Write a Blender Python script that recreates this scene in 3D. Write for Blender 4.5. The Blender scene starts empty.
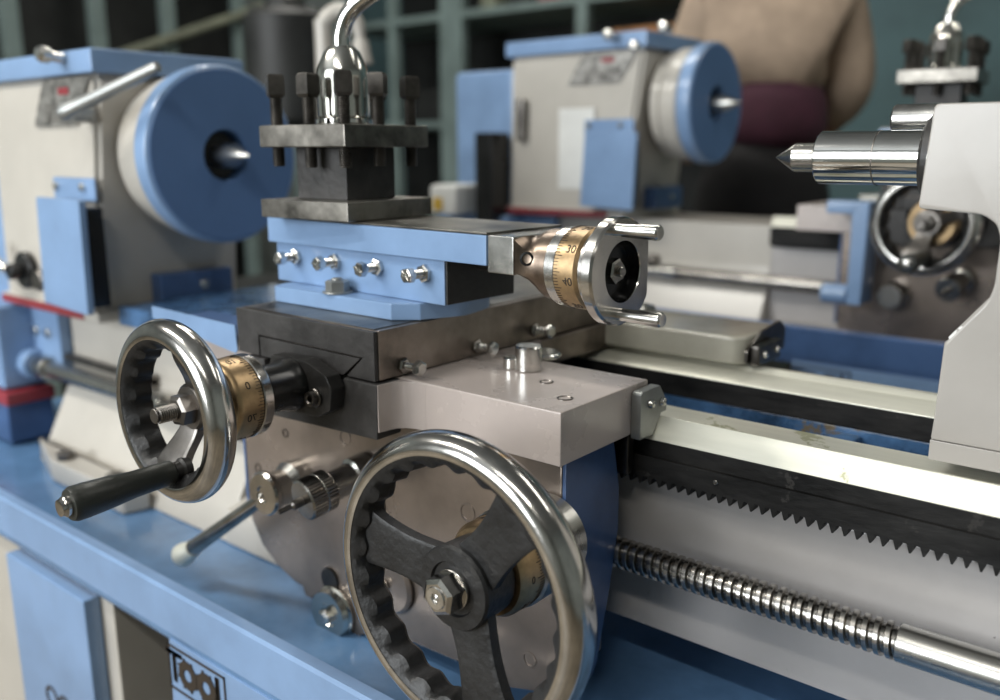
import bpy, bmesh, math, random
from mathutils import Vector, Matrix
random.seed(7)
S = bpy.context.scene
COL = S.collection
PI = math.pi

# ------------------------------------------------------------------ materials
def new_mat(name):
    m = bpy.data.materials.new(name); m.use_nodes = True
    nt = m.node_tree; b = nt.nodes['Principled BSDF']
    return m, nt, b

def mat(name, col, rough=.4, metal=0., spec=.5, var=.12, vscale=9., bump=0., bscale=60., coat=0., col2=None, stretch=(1, 1, 1),
        chips=None, chip_at=.72, chip_scale=25, rvar=.1, aniso=0.):
    m, nt, b = new_mat(name)
    N, L = nt.nodes, nt.links
    tc = N.new('ShaderNodeTexCoord'); mp = N.new('ShaderNodeMapping'); mp.inputs['Scale'].default_value = stretch
    L.new(tc.outputs['Object'], mp.inputs['Vector'])
    nz = N.new('ShaderNodeTexNoise'); nz.inputs['Scale'].default_value = vscale; nz.inputs['Detail'].default_value = 6
    nz.inputs['Roughness'].default_value = .62
    L.new(mp.outputs[0], nz.inputs['Vector'])
    rp = N.new('ShaderNodeValToRGB')
    c2 = col2 if col2 else tuple(c * (1 - var * 2.2) for c in col)
    c1 = tuple(min(1, c * (1 + var)) for c in col)
    rp.color_ramp.elements[0].position = .33; rp.color_ramp.elements[0].color = (*c2, 1)
    rp.color_ramp.elements[1].position = .64; rp.color_ramp.elements[1].color = (*c1, 1)
    L.new(nz.outputs['Fac'], rp.inputs[0])
    out = rp.outputs[0]
    if chips:
        n2 = N.new('ShaderNodeTexNoise'); n2.inputs['Scale'].default_value = chip_scale; n2.inputs['Detail'].default_value = 8
        n2.inputs['Roughness'].default_value = .7
        L.new(tc.outputs['Object'], n2.inputs['Vector'])
        r2 = N.new('ShaderNodeValToRGB'); r2.color_ramp.elements[0].position = chip_at; r2.color_ramp.elements[1].position = chip_at + .02
        L.new(n2.outputs['Fac'], r2.inputs[0])
        mx = N.new('ShaderNodeMixRGB'); mx.inputs[2].default_value = (*chips, 1)
        L.new(r2.outputs[0], mx.inputs[0]); L.new(out, mx.inputs[1]); out = mx.outputs[0]
    L.new(out, b.inputs['Base Color'])
    mr = N.new('ShaderNodeMapRange'); mr.inputs[3].default_value = max(.02, rough - rvar); mr.inputs[4].default_value = min(1, rough + rvar)
    L.new(nz.outputs['Fac'], mr.inputs[0]); L.new(mr.outputs[0], b.inputs['Roughness'])
    b.inputs['Metallic'].default_value = metal
    b.inputs['Specular IOR Level'].default_value = spec
    b.inputs['Coat Weight'].default_value = coat; b.inputs['Coat Roughness'].default_value = .15
    b.inputs['Anisotropic'].default_value = aniso
    if bump:
        nb = N.new('ShaderNodeTexNoise'); nb.inputs['Scale'].default_value = bscale; nb.inputs['Detail'].default_value = 5
        L.new(mp.outputs[0], nb.inputs['Vector'])
        bp = N.new('ShaderNodeBump'); bp.inputs['Strength'].default_value = bump; bp.inputs['Distance'].default_value = .002
        L.new(nb.outputs['Fac'], bp.inputs['Height']); L.new(bp.outputs[0], b.inputs['Normal'])
    return m

M = dict(
    cream=mat('cream_grey_enamel', (.50, .47, .42), .33, var=.05, vscale=5, bump=.12, bscale=45, coat=.25),
    taupe=mat('taupe_grey_enamel', (.46, .40, .37), .27, var=.05, vscale=7, bump=.12, bscale=50, coat=.3, chips=(.14, .11, .10), chip_at=.735, chip_scale=60),
    bedgrey=mat('bed_grey_enamel', (.43, .41, .40), .33, var=.05, vscale=6, bump=.2, bscale=30, coat=.2, chips=(.07, .065, .06), chip_at=.70, chip_scale=70),
    apron=mat('apron_bare_iron', (.29, .24, .205), .25, metal=.6, var=.13, vscale=9, bump=.15, bscale=35, coat=.3),
    tail=mat('tailstock_grey_enamel', (.42, .395, .365), .30, var=.04, vscale=6, bump=.15, bscale=30, coat=.25),
    tail_worn=mat('tailstock_worn_ledge', (.42, .395, .365), .30, var=.04, vscale=6, bump=.2, bscale=40, coat=.25, chips=(.85, .84, .82), chip_at=.56, chip_scale=38),
    blue=mat('light_blue_enamel', (.205, .320, .515), .32, var=.07, vscale=8, bump=.1, bscale=40, coat=.3, chips=(.10, .13, .20), chip_at=.74, chip_scale=45),
    bluedark=mat('royal_blue_enamel', (.055, .11, .245), .33, var=.15, vscale=9, bump=.2, bscale=30, coat=.35),
    shadedblue=mat('shaded_blue_enamel', (.10, .19, .38), .42, var=.05, vscale=5),  # light blue enamel with the shade on the plate's face painted in
    webblue=mat('casting_blue_paint', (.055, .125, .25), .28, var=.3, vscale=22, bump=.9, bscale=60, coat=.3, chips=(.14, .11, .07), chip_at=.62, chip_scale=12),
    tray=mat('oily_blue_tray', (.13, .26, .47), .20, var=.15, vscale=7, bump=.1, bscale=14, coat=.5),
    nutsteel=mat('bright_turned_steel', (.66, .65, .60), .17, metal=1, var=.06, vscale=14, rvar=.03),
    rearpaint=mat('oily_olive_grey_enamel', (.36, .345, .29), .18, var=.1, vscale=7, bump=.15, bscale=30, coat=.4),
    leverdull=mat('dull_plated_steel', (.38, .39, .38), .40, metal=.8, var=.1),
    bolt=mat('oil_blacked_steel', (.075, .068, .060), .38, metal=.6, var=.25, vscale=40),
    red=mat('red_label', (.27, .035, .045), .4, var=.15),
    black=mat('black_wrinkle_enamel', (.022, .021, .020), .42, var=.2, vscale=30, bump=.3, bscale=160, spec=.45),
    blackgloss=mat('black_gloss_enamel', (.010, .010, .010), .25, var=.2, vscale=20),
    blackfront=mat('dark_grey_front_paint', (.040, .038, .037), .5, var=.2, vscale=30, bump=.35, bscale=140, spec=.4),
    wheelblack=mat('cast_wheel_black', (.016, .016, .0165), .46, var=.25, vscale=25, bump=.5, bscale=150, spec=.5),
    rail=mat('greasy_dark_rail', (.012, .0115, .011), .62, spec=.25, var=.4, vscale=35, bump=.8, bscale=70, stretch=(.4, 1, 1), chips=(.03, .028, .026), chip_at=.62, chip_scale=30),
    steel=mat('ground_steel', (.50, .49, .46), .27, metal=1, var=.12, vscale=12, stretch=(.15, 1, 1), bump=.06, bscale=90),
    way=mat('ground_way', (.74, .73, .63), .36, metal=.45, var=.14, vscale=9, stretch=(.12, 1, 1), bump=.10, bscale=40, chips=(.42, .42, .27), chip_at=.60, chip_scale=14),
    darksteel=mat('oiled_dark_steel', (.20, .185, .17), .33, metal=1, var=.25, vscale=10, bump=.1, bscale=60),
    sidesteel=mat('brown_tinted_ground_steel', (.30, .255, .22), .34, metal=.9, var=.28, vscale=11, bump=.1, bscale=60),
    plate=mat('scraped_steel_plate', (.24, .225, .20), .36, metal=.95, var=.3, vscale=20, bump=.15, bscale=80),
    chrome=mat('polished_chrome', (.74, .73, .70), .10, metal=1, var=.06, vscale=14, rvar=.04),
    rim=mat('polished_iron_rim', (.58, .56, .53), .17, metal=1, var=.18, vscale=16, rvar=.07, bump=.05, bscale=70),
    zinc=mat('zinc_plated_steel', (.66, .65, .62), .23, metal=1, var=.12, vscale=60),
    screw=mat('turned_steel_screw', (.42, .40, .37), .24, metal=1, var=.15, vscale=30),
    brass=mat('dull_brass', (.45, .315, .175), .36, metal=.9, var=.22, vscale=28, bump=.1, bscale=120),
    bronze=mat('copper_tinted_steel', (.27, .21, .165), .33, metal=1, var=.3, vscale=18, bump=.1, bscale=80),
    mark=mat('engraved_black', (.03, .02, .012), .6),
    plastic=mat('black_plastic_grip', (.020, .022, .018), .45, var=.1, bump=.25, bscale=200),
    nameplate=mat('etched_aluminium_plate', (.30, .29, .27), .4, metal=.6, var=.3, vscale=60),
    white=mat('white_card', (.75, .75, .72), .5, var=.05),
    teal=mat('teal_wall_paint', (.085, .150, .160), .7, var=.12, vscale=2),
    rackteal=mat('pale_teal_steel_paint', (.15, .20, .19), .6, var=.12, vscale=5),
    floor=mat('worn_concrete', (.20, .165, .12), .6, var=.25, vscale=2.2, bump=.2, bscale=9),
    ceil=mat('grey_ceiling_paint', (.35, .36, .36), .8, var=.05, vscale=2),
    wallgrey=mat('grey_green_wall_paint', (.28, .31, .30), .8, var=.08, vscale=1.5),
    dark=mat('dark_painted_metal', (.012, .013, .012), .55, var=.3),
    card=mat('brown_cardboard', (.30, .19, .11), .8, var=.15),
    orange=mat('faded_orange_box', (.42, .20, .08), .7, var=.2),
    olive=mat('olive_painted_metal', (.16, .17, .12), .6, var=.2),
    skin=mat('warm_brown_skin', (.36, .20, .13), .5, var=.06),
    hair=mat('black_hair', (.012, .010, .009), .5, bump=.6, bscale=180),
    shirt=mat('beige_cotton', (.40, .30, .22), .85, var=.12, vscale=9, bump=.5, bscale=35),
    maroon=mat('maroon_cotton', (.075, .022, .040), .85, var=.15, vscale=9, bump=.5, bscale=35),
    trouser=mat('black_cotton', (.012, .011, .012), .85, var=.2, bump=.5, bscale=35),
    shoe=mat('black_leather', (.012, .012, .012), .4),
    yellow=mat('yellow_sticker', (.65, .42, .06), .5),
)

# ------------------------------------------------------------------ mesh helpers
def fillet(pts, r, n=4):
    """round the corners of a closed 2D outline; r is a number or a per-corner list"""
    out = []
    k = len(pts)
    for i in range(k):
        ri = r[i] if isinstance(r, (list, tuple)) else r
        p = Vector(pts[i]); a = Vector(pts[i - 1]); b = Vector(pts[(i + 1) % k])
        if ri <= 0: out.append(tuple(p)); continue
        da = (a - p); db = (b - p)
        t = min(ri, da.length * .45, db.length * .45)
        s = p + da.normalized() * t; e = p + db.normalized() * t
        for j in range(n + 1):
            u = j / n
            out.append(tuple((1 - u) ** 2 * s + 2 * u * (1 - u) * p + u * u * e))
    return out

def merge(bm, tmp, M4=None):
    me = bpy.data.meshes.new('tmp'); tmp.to_mesh(me); tmp.free()
    if M4 is not None: me.transform(M4)
    bm.from_mesh(me); bpy.data.meshes.remove(me)

def frame(o, d, up=None):
    d = Vector(d).normalized()
    up = Vector(up) if up else (Vector((0, 0, 1)) if abs(d.z) < .95 else Vector((1, 0, 0)))
    x = up.cross(d).normalized(); y = d.cross(x)
    m = Matrix((x, y, d)).transposed().to_4x4(); m.translation = Vector(o)
    return m

def box(bm, x0, x1, y0, y1, z0, z1, bev=.0012, seg=2, m=None):
    t = bmesh.new(); bmesh.ops.create_cube(t, size=1)
    for v in t.verts:
        v.co = Vector((x0 + (v.co.x + .5) * (x1 - x0), y0 + (v.co.y + .5) * (y1 - y0), z0 + (v.co.z + .5) * (z1 - z0)))
    if bev: bmesh.ops.bevel(t, geom=t.edges[:] , offset=bev, segments=seg, affect='EDGES', profile=.5)
    merge(bm, t, m); return bm

def prism(bm, pts, axis, a0, a1, bev=.0012, seg=2, m=None, holes=None):
    """outline extruded along an axis: 'x' (outline y,z), 'y' (outline x,z), 'z' (outline x,y)"""
    t = bmesh.new()
    def P(p, a): return {'x': (a, p[0], p[1]), 'y': (p[0], a, p[1]), 'z': (p[0], p[1], a)}[axis]
    n = len(pts)
    lo = [t.verts.new(P(p, a0)) for p in pts]; hi = [t.verts.new(P(p, a1)) for p in pts]
    t.faces.new(lo); t.faces.new(hi[::-1])
    for i in range(n): t.faces.new((lo[i], hi[i], hi[(i + 1) % n], lo[(i + 1) % n]))
    bmesh.ops.recalc_face_normals(t, faces=t.faces[:])
    if bev:
        t.normal_update()
        es = [e for e in t.edges if len(e.link_faces) == 2 and e.calc_face_angle() > .6]
        bmesh.ops.bevel(t, geom=es, offset=bev, segments=seg, affect='EDGES', profile=.5)
    big = [f for f in t.faces if len(f.verts) > 4]
    if big: bmesh.ops.triangulate(t, faces=big)
    merge(bm, t, m); return bm

def revolve(bm, prof, o, d, seg=48, closed=False, rad=None, phase=0., up=None):
    """profile [(radius, height)] turned round the axis d from o; rad(angle) scales"""
    m = frame(o, d, up); rows = []
    for (r, h) in prof:
        if r < 1e-6: rows.append([bm.verts.new(m @ Vector((0, 0, h)))]); continue
        row = []
        for i in range(seg):
            a = 2 * PI * i / seg + phase
            k = rad(a, r, h) if rad else r
            row.append(bm.verts.new(m @ Vector((k * math.cos(a), k * math.sin(a), h))))
        rows.append(row)
    pairs = list(zip(rows, rows[1:])) + ([(rows[-1], rows[0])] if closed else [])
    for A, B in pairs:
        for i in range(seg):
            j = (i + 1) % seg
            if len(A) == 1 and len(B) == 1: break
            if len(A) == 1: f = (A[0], B[j], B[i])
            elif len(B) == 1: f = (A[i], A[j], B[0])
            else: f = (A[i], A[j], B[j], B[i])
            bm.faces.new(f)
    return bm

def cyl(bm, o, d, r, h, ch=.0008, seg=40, r2=None):
    r2 = r if r2 is None else r2
    return revolve(bm, [(0, 0), (r - ch, 0), (r, ch), (r2, h - ch), (r2 - ch, h), (0, h)], o, d, seg)

def hexa(bm, o, d, r, h, ch=.0015, n=6, phase=.26, up=None):
    """hexagonal nut or bolt head, with the turned chamfer at its far end"""
    revolve(bm, [(0, 0), (r, 0), (r, h - ch), (r - ch * 1.6, h), (0, h)], o, d, n, phase=phase, up=up)
    return bm

def thread(bm, o, d, r, length, pitch, depth=None, seg=28, square=False, per=6):
    """true helical thread built on a core"""
    depth = depth if depth else pitch * .5
    m = frame(o, d); lo, hi = r - depth, r
    prof = [(0, lo), (.09, hi - .0005), (.14, hi), (.54, hi), (.59, hi - .0005), (.68, lo), (1, lo)] if square else [(0, lo), (.42, hi), (.58, hi), (1, lo)]
    N = int(seg * (length / pitch - 1)); rows = []
    for i in range(N + 1):
        a = 2 * PI * i / seg
        rows.append([bm.verts.new(m @ Vector((q * math.cos(a), q * math.sin(a), (i / seg + f) * pitch))) for f, q in prof])
    for A, B in zip(rows, rows[1:]):
        for k in range(len(prof) - 1): bm.faces.new((A[k], B[k], B[k + 1], A[k + 1]))
    revolve(bm, [(0, 0), (lo, 0), (lo, length), (0, length)], o, d, seg)
    return bm

def spline(pts, n=8):
    P = [Vector(p) for p in pts]; P = [2 * P[0] - P[1]] + P + [2 * P[-1] - P[-2]]; out = []
    for i in range(1, len(P) - 2):
        for j in range(n):
            t = j / n; a, b, c, d = P[i - 1:i + 3]
            out.append(.5 * (2 * b + (c - a) * t + (2 * a - 5 * b + 4 * c - d) * t * t + (3 * b - a - 3 * c + d) * t ** 3))
    out.append(P[-2]); return out

def tube(bm, pts, r, seg=20, caps=True):
    P = [Vector(p) for p in pts]; rows = []; n = len(P)
    up = Vector((0, 0, 1)); t0 = (P[1] - P[0]).normalized()
    if abs(t0.z) > .9: up = Vector((1, 0, 0))
    x = up.cross(t0).normalized()
    for i, p in enumerate(P):
        t = ((P[min(i + 1, n - 1)] - P[max(i - 1, 0)])).normalized()
        x = (x - t * x.dot(t)).normalized(); y = t.cross(x)
        ri = r(i / (n - 1)) if callable(r) else r
        rows.append([bm.verts.new(p + ri * (math.cos(a) * x + math.sin(a) * y)) for a in [2 * PI * k / seg for k in range(seg)]])
    for A, B in zip(rows, rows[1:]):
        for i in range(seg): bm.faces.new((A[i], A[(i + 1) % seg], B[(i + 1) % seg], B[i]))
    if caps: bm.faces.new(rows[0][::-1]); bm.faces.new(rows[-1])
    return bm

def text_bm(s, size, depth=.0004, align='CENTER'):
    cu = bpy.data.curves.new('t', 'FONT'); cu.body = s; cu.size = size; cu.extrude = depth; cu.align_x = align; cu.align_y = 'CENTER'
    ob = bpy.data.objects.new('t', cu); COL.objects.link(ob)
    dg = bpy.context.evaluated_depsgraph_get(); dg.update()
    me = bpy.data.meshes.new_from_object(ob.evaluated_get(dg))
    bm = bmesh.new(); bm.from_mesh(me)
    bpy.data.meshes.remove(me); bpy.data.objects.remove(ob); bpy.data.curves.remove(cu)
    return bm

# ------------------------------------------------------------------ things and parts
def finish(name, bm, mt):
    bmesh.ops.remove_doubles(bm, verts=bm.verts[:], dist=1e-6)
    bmesh.ops.recalc_face_normals(bm, faces=bm.faces[:])
    for f in bm.faces: f.smooth = True
    me = bpy.data.meshes.new(name); bm.to_mesh(me); bm.free()
    me.set_sharp_from_angle(angle=math.radians(32))
    me.materials.append(M[mt]); return me

def thing(name, label, cat, loc, rotz=0, group=None, local=False):
    o = bpy.data.objects.new(name, None); COL.objects.link(o)
    o.empty_display_size = .05
    o.location = loc; o.rotation_euler = (0, 0, rotz); o['label'] = label; o['category'] = cat
    if group: o['group'] = group
    ROOT[o.name] = (Vector(loc), local)
    return o
ROOT = {}

def root_of(o):
    while o.parent: o = o.parent
    return o

def part(name, bm, mt, parent, label=None):
    r = root_of(parent); loc, local = ROOT[r.name]
    if not local: bmesh.ops.translate(bm, verts=bm.verts[:], vec=-loc)
    o = bpy.data.objects.new(name, finish(name, bm, mt)); COL.objects.link(o); o.parent = parent
    if label: o['label'] = label
    return o

def solo(name, bm, mt, label, cat, loc=None, group=None):
    """a thing that is one mesh; its origin goes to the base centre"""
    xs = [v.co for v in bm.verts]
    if loc is None:
        loc = Vector(((min(v.x for v in xs) + max(v.x for v in xs)) / 2, (min(v.y for v in xs) + max(v.y for v in xs)) / 2, min(v.z for v in xs)))
    bmesh.ops.translate(bm, verts=bm.verts[:], vec=-Vector(loc))
    o = bpy.data.objects.new(name, finish(name, bm, mt)); COL.objects.link(o); o.location = loc
    o['label'] = label; o['category'] = cat
    if group: o['group'] = group
    return o

def struct(name, bm, mt, parent=None):
    o = bpy.data.objects.new(name, finish(name, bm, mt)); COL.objects.link(o)
    if parent: o.parent = parent
    else: o['kind'] = 'structure'
    return o

def copy_tree(o, parent=None):
    c = o.copy(); COL.objects.link(c); c.parent = parent
    if not parent: ROOT[c.name] = ROOT.get(o.name, (Vector(o.location), False))
    for ch in list(o.children): copy_tree(ch, c)
    return c
NB = bmesh.new

MAIN = []     # the foreground lathe's things, later copied for the lathe behind
# ================================================================== BED
bed = thing('lathe_bed', 'long grey lathe bed with bright ground ways running under the nearest carriage', 'lathe bed', (-.45, .25, .70))
MAIN.append(bed)
X0, X1 = -.58, .95
prism(b := NB(), [(.140, .757), (.140, .906), (.199, .906), (.199, .80), (.314, .80), (.314, .906), (.362, .906), (.362, .757)], 'x', X0, X1, .002)
box(b, .55, .75, .10, .40, .7005, .76, .004)
bed_body = part('bed_casting', b, 'bedgrey', bed)
b = NB(); prism(b, [(.067, .7005), (.1330, .835), (.1385, .87), (.1385, .9475), (.362, .9475), (.362, .7005)], 'x', -1.100, -.579, .003)
prism(b, [(.066, .7005), (.070, .745), (.110, .7560), (.39, .7560), (.39, .7005)], 'x', -.5785, -.33, .003)
part('headstock_pedestal', b, 'cream', bed)
b = NB(); prism(b, fillet([(-.978, .028), (-.765, .028), (-.755, .0665), (-1.098, .0665)], .006), 'z', .7005, .736, .004); ft = part('foot', b, 'cream', bed)
for x in (-.96, -.81): b = NB(); hexa(b, (x, .045, .7365), (0, 0, 1), .014, .011, .002); part('foot_bolt', b, 'darksteel', ft)
prism(b := NB(), [(.126, .912), (.126, .9475), (.198, .9475), (.198, .9055), (.14, .9055)], 'x', X0, X1, .001)
part('front_rail', b, 'rail', bed, 'greasy black flank of the front rail')
prism(b := NB(), [(.126, .9475), (.1385, .9672), (.1405, .9672), (.150, .9575), (.203, .9575), (.203, .9475)], 'x', X0, X1, .0005, 1)
part('front_way', b, 'way', bed, 'bright ground V-shaped front way')
prism(b := NB(), [(.312, .9345), (.312, .9585), (.377, .9585), (.377, .9345)], 'x', X0, X1, .001)
part('rear_rail', b, 'rail', bed)
prism(b := NB(), [(.312, .9585), (.3122, .9600), (.326, .9650), (.343, .9668), (.349, .9715), (.357, .9715), (.363, .9668), (.377, .9655), (.377, .9585)], 'x', X0, X1, .0005, 1)
part('rear_way', b, 'way', bed, 'bright ground rear way')
b = NB(); box(b, X0, X1, .1992, .3135, .86, .9065, .002); box(b, X0, X1, .3135, .362, .9062, .9342, .002)
for x in (-.42, -.12, .10, .40): box(b, x, x + .035, .1992, .3133, .90, .9300, .004)
part('cross_web', b, 'webblue', bed, 'oily blue floor between the ways')
# rack: dark bar with teeth pointing down
pts = [(X0 + .02, .933), (X0 + .02, .914)]; p = .0096; x = X0 + .02
while x < X1 - .02:
    pts += [(x + p * .22, .9135), (x + p * .46, .9065), (x + p * .60, .9065), (x + p * .84, .9135)]; x += p
pts += [(x, .914), (x, .933)]
t = bmesh.new()
lo = [t.verts.new((q[0], .1275, q[1])) for q in pts]; hi = [t.verts.new((q[0], .1405, q[1])) for q in pts]
n = len(pts)
for i in range(n): t.faces.new((lo[i], hi[i], hi[(i + 1) % n], lo[(i + 1) % n]))
# caps in strips between the straight top and the toothed bottom
for side in (lo, hi):
    top = [t.verts.new((q.co.x, q.co.y, .933)) for q in side[1:-1]]
    for i in range(1, n - 2): t.faces.new((side[i], side[i + 1], top[i], top[i - 1]))
bmesh.ops.translate(t, verts=t.verts[:], vec=(0, -.006, 0))
rk = part('rack', t, 'rail', bed, 'dark toothed rack under the front rail')
for x in (-.28, .075, .43):
    b = NB(); cyl(b, (x, .1216, .9245), (0, -1, 0), .0022, .0012, .0004, 20); part('rack_pin', b, 'zinc', bed)

# ================================================================== LEAD SCREW
ls = thing('lead_screw', 'threaded steel lead screw crossing in front of the grey bed', 'lead screw', (-.3, .109, .84)); MAIN.append(ls)
AX = (.109, .840)
b = NB(); thread(b, (-.78, *AX), (1, 0, 0), .0142, 1.020, .00835, .0030, 32, True, 9)
part('thread', b, 'screw', ls)
b = NB(); cyl(b, (.2340, *AX), (1, 0, 0), .0145, .70, .001)
part('shank', b, 'steel', ls)
b = NB(); cyl(b, (-1.17, *AX), (1, 0, 0), .0142, .39, .001); cyl(b, (-.80, *AX), (1, 0, 0), .0165, .03, .002); cyl(b, (-1.16, *AX), (1, 0, 0), .0200, .035, .002)
part('drive_shaft', b, 'steel', ls)
fr = thing('switch_rod', 'thinner dark rod running behind the lead screw toward the headstock', 'rod', (-1.0, .128, .862)); MAIN.append(fr)
b = NB(); cyl(b, (-1.10, .1275, .862), (1, 0, 0), .0065, .27, .001); part('rod', b, 'darksteel', fr)
b = NB(); cyl(b, (-.86, .1275, .862), (1, 0, 0), .011, .03, .002); part('collar', b, 'darksteel', fr)

# ================================================================== CHIP TRAY AND STAND
tr = thing('chip_tray', 'oily blue chip tray spread under the nearest lathe bed', 'chip tray', (-.3, .2, .66)); MAIN.append(tr)
b = NB(); prism(b, [(-.106, .703), (-.106, .753), (-.104, .755), (-.094, .755), (-.092, .752), (-.082, .722), (-.03, .6995), (.49, .6995), (.515, .78), (.517, .80), (.527, .80), (.527, .69), (-.10, .69)], 'x', -1.45, 1.0, 0)
part('tray_pan', b, 'tray', tr)
b = NB(); prism(b, [(-.1075, .706), (-.1075, .7535), (-.1045, .7563), (-.093, .7563), (-.0915, .7533), (-.0925, .7533), (-.1038, .7545), (-.1062, .752), (-.1062, .706)], 'x', -1.452, 1.002, 0)
part('rolled_lip', b, 'blue', tr, 'light blue front lip of the tray')
st = thing('machine_stand', 'blue and grey sheet metal stand below the nearest chip tray', 'machine stand', (-.3, .2, 0)); MAIN.append(st)
for a0, a1 in ((-1.42, -.594), (.45, .95)): part('pedestal', box(NB(), a0, a1, -.082, .50, .0, .6895, .003), 'cream', st)
b = NB(); box(b, -.836, -.622, -.104, -.0825, .05, .672, .003); dr = part('door', b, 'blue', st, 'light blue cupboard door')
b = NB()
for q, w in enumerate('OO'):
    t = text_bm(w, .045, .0006); bmesh.ops.scale(t, verts=t.verts[:], vec=(1, 1, 1)); merge(b, t, Matrix.Translation((-.742 + q * .036, -.1046, .492)) @ Matrix.Rotation(PI / 2, 4, 'X'))
part('lettering', b, 'mark', dr)
b = NB(); cyl(b, (-.65, -.104, .40), (0, -1, 0), .008, .012); part('door_knob', b, 'zinc', dr)
b = NB(); prism(b, [(-.452, .12), (-.43, .695), (.46, .695), (.46, .12)], 'y', -.1045, -.0995, .001)
fp = part('front_panel', b, 'blue', st, 'light blue front panel lettered TOOL')
b = NB()      # framed sign TOOL
sg = Matrix.Translation((-.381, -.1050, .6635)) @ Matrix.Rotation(PI / 2, 4, 'X')
w, h, tk = .104, .052, .0022
for (a0, a1, c0, c1) in ((-w / 2, w / 2, -h / 2, -h / 2 + tk), (-w / 2, w / 2, h / 2 - tk, h / 2), (-w / 2, -w / 2 + tk, -h / 2, h / 2), (w / 2 - tk, w / 2, -h / 2, h / 2)):
    box(b, a0, a1, c0, c1, -.0004, .0006, 0, m=sg)
for ch, x in (('T', -.0415), ('L', .0435)):
    t = text_bm(ch, .052, .0006); merge(b, t, sg @ Matrix.Translation((x, 0, 0)))
    t = text_bm(ch, .052, .0006); merge(b, t, sg @ Matrix.Translation((x + .0012, 0, 0)))
for x in (-.0165, .0175):
    revolve(b, [(.0070, -.0006), (.0070, .0006), (.0165, .0006), (.0165, -.0006)], sg @ Vector((x, 0, 0)), (0, -1, 0), 32, closed=True)
    for k in range(8):
        a = k * PI / 4 + .3
        box(b, .0160, .0190, -.0016, .0014, -.0006, .0006, 0, m=sg @ Matrix.Translation((x, 0, 0)) @ Matrix.Rotation(a, 4, 'Z'))
part('sign', b, 'mark', fp, 'framed black lettering TOOL')

# ================================================================== HEADSTOCK
hs = thing('headstock', 'grey lathe headstock with light blue lid at the left', 'headstock', (-1.1, .25, .965)); MAIN.append(hs)
b = NB()
t = bmesh.new()
def hexa_solid(bm, c8, bev=.006):
    v = [bm.verts.new(c) for c in c8]
    for f in ((0, 1, 2, 3), (7, 6, 5, 4), (0, 4, 5, 1), (1, 5, 6, 2), (2, 6, 7, 3), (3, 7, 4, 0)): bm.faces.new([v[i] for i in f])
    bmesh.ops.recalc_face_normals(bm, faces=bm.faces[:])
    bmesh.ops.bevel(bm, geom=bm.edges[:], offset=bev, segments=3, affect='EDGES')
hexa_solid(t, [(-1.215, .092, .948), (-.905, .092, .948), (-.905, .335, .948), (-1.215, .335, .948), (-1.215, .10, 1.302), (-.862, .10, 1.302), (-.862, .330, 1.302), (-1.215, .330, 1.302)], .008)
merge(b, t); box(b, -1.22, -.893, .084, .335, .9485, .966, .004)
part('gear_housing', b, 'cream', hs)
b = NB(); box(b, -1.225, -.853, .090, .338, 1.3025, 1.336, .005); part('lid', b, 'blue', hs, 'light blue lid')
b = NB(); box(b, -1.40, -1.2155, .11, .33, .86, 1.28, .012); part('gear_cover', b, 'blue', hs, 'light blue end gear cover')
b = NB(); box(b, -1.215, -.935, .0822, .0839, .9505, .9635, .0004); part('label_strip', b, 'red', hs, 'red strip along the base')
b = NB(); cyl(b, (-.862, .23, 1.191), (1, 0, 0), .112, .028, .006, 72); cyl(b, (-.835, .23, 1.191), (1, 0, 0), .118, .042, .006, 72)
part('spindle_flange', b, 'cream', hs)
m_ = Matrix.Translation((-.963, .0968, 1.267)) @ Matrix.Rotation(math.radians(-1.3), 4, 'X')
b = NB(); prism(b, [(-.088, -.033), (.043, -.033), (.090, .033), (-.048, .033)], 'y', -.0022, 0, .0006, m=m_); np_ = part('name_plate', b, 'nameplate', hs, 'etched metal name plate with a red mark')
b = NB(); box(b, -.002, .030, -.0030, -.0020, .010, .020, .0003, m=m_); part('red_mark', b, 'red', np_)
b = NB()
for k in range(4): box(b, -.045, .05, -.0028, -.0021, -.006 - k * .0065, -.0045 - k * .0065, 0, m=m_)
part('engraved_lines', b, 'mark', np_)
b = NB(); cyl(b, (-.880, .096, 1.250), (0, -1, 0), .014, .03, .002); revolve(b, [(0, 0), (.010, .002), (.0125, .010), (.0105, .02), (.0092, .05), (.0078, .165), (.0065, .176), (0, .178)], (-.872, .052, 1.247), (.155, .055, .056), 28)
part('speed_lever', b, 'leverdull', hs, 'long metal speed lever')
b = NB(); revolve(b, [(0, 0), (.007, 0), (.007, .018), (.011, .02), (.0115, .03), (.008, .036), (0, .037)], (-.928, .089, 1.325), (0, -1, .15), 28); part('oil_cap', b, 'zinc', hs)
# sheet metal gear guard on the front
b = NB(); prism(b, fillet([(-.984, .976), (-.853, .971), (-.846, 1.132), (-.974, 1.133)], .004), 'y', .050, .060, .001); box(b, -.978, -.970, .058, .0925, .978, 1.128, .001)
box(b, -1.003, -.878, .090, .0945, 1.127, 1.160, .003)
gd = part('lever_guard', b, 'blue', hs, 'light blue sheet guard')
for x in (-.989, -.909): b = NB(); hexa(b, (x, .0895, 1.147), (0, -1, 0), .0065, .005); part('screw', b, 'zinc', gd)
b = NB(); box(b, -.965, -.862, .061, .0915, .978, 1.12, .002); part('guard_gap_shade', b, 'blackgloss', hs)  # black block filling the gap behind the guard, standing for its shade
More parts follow.
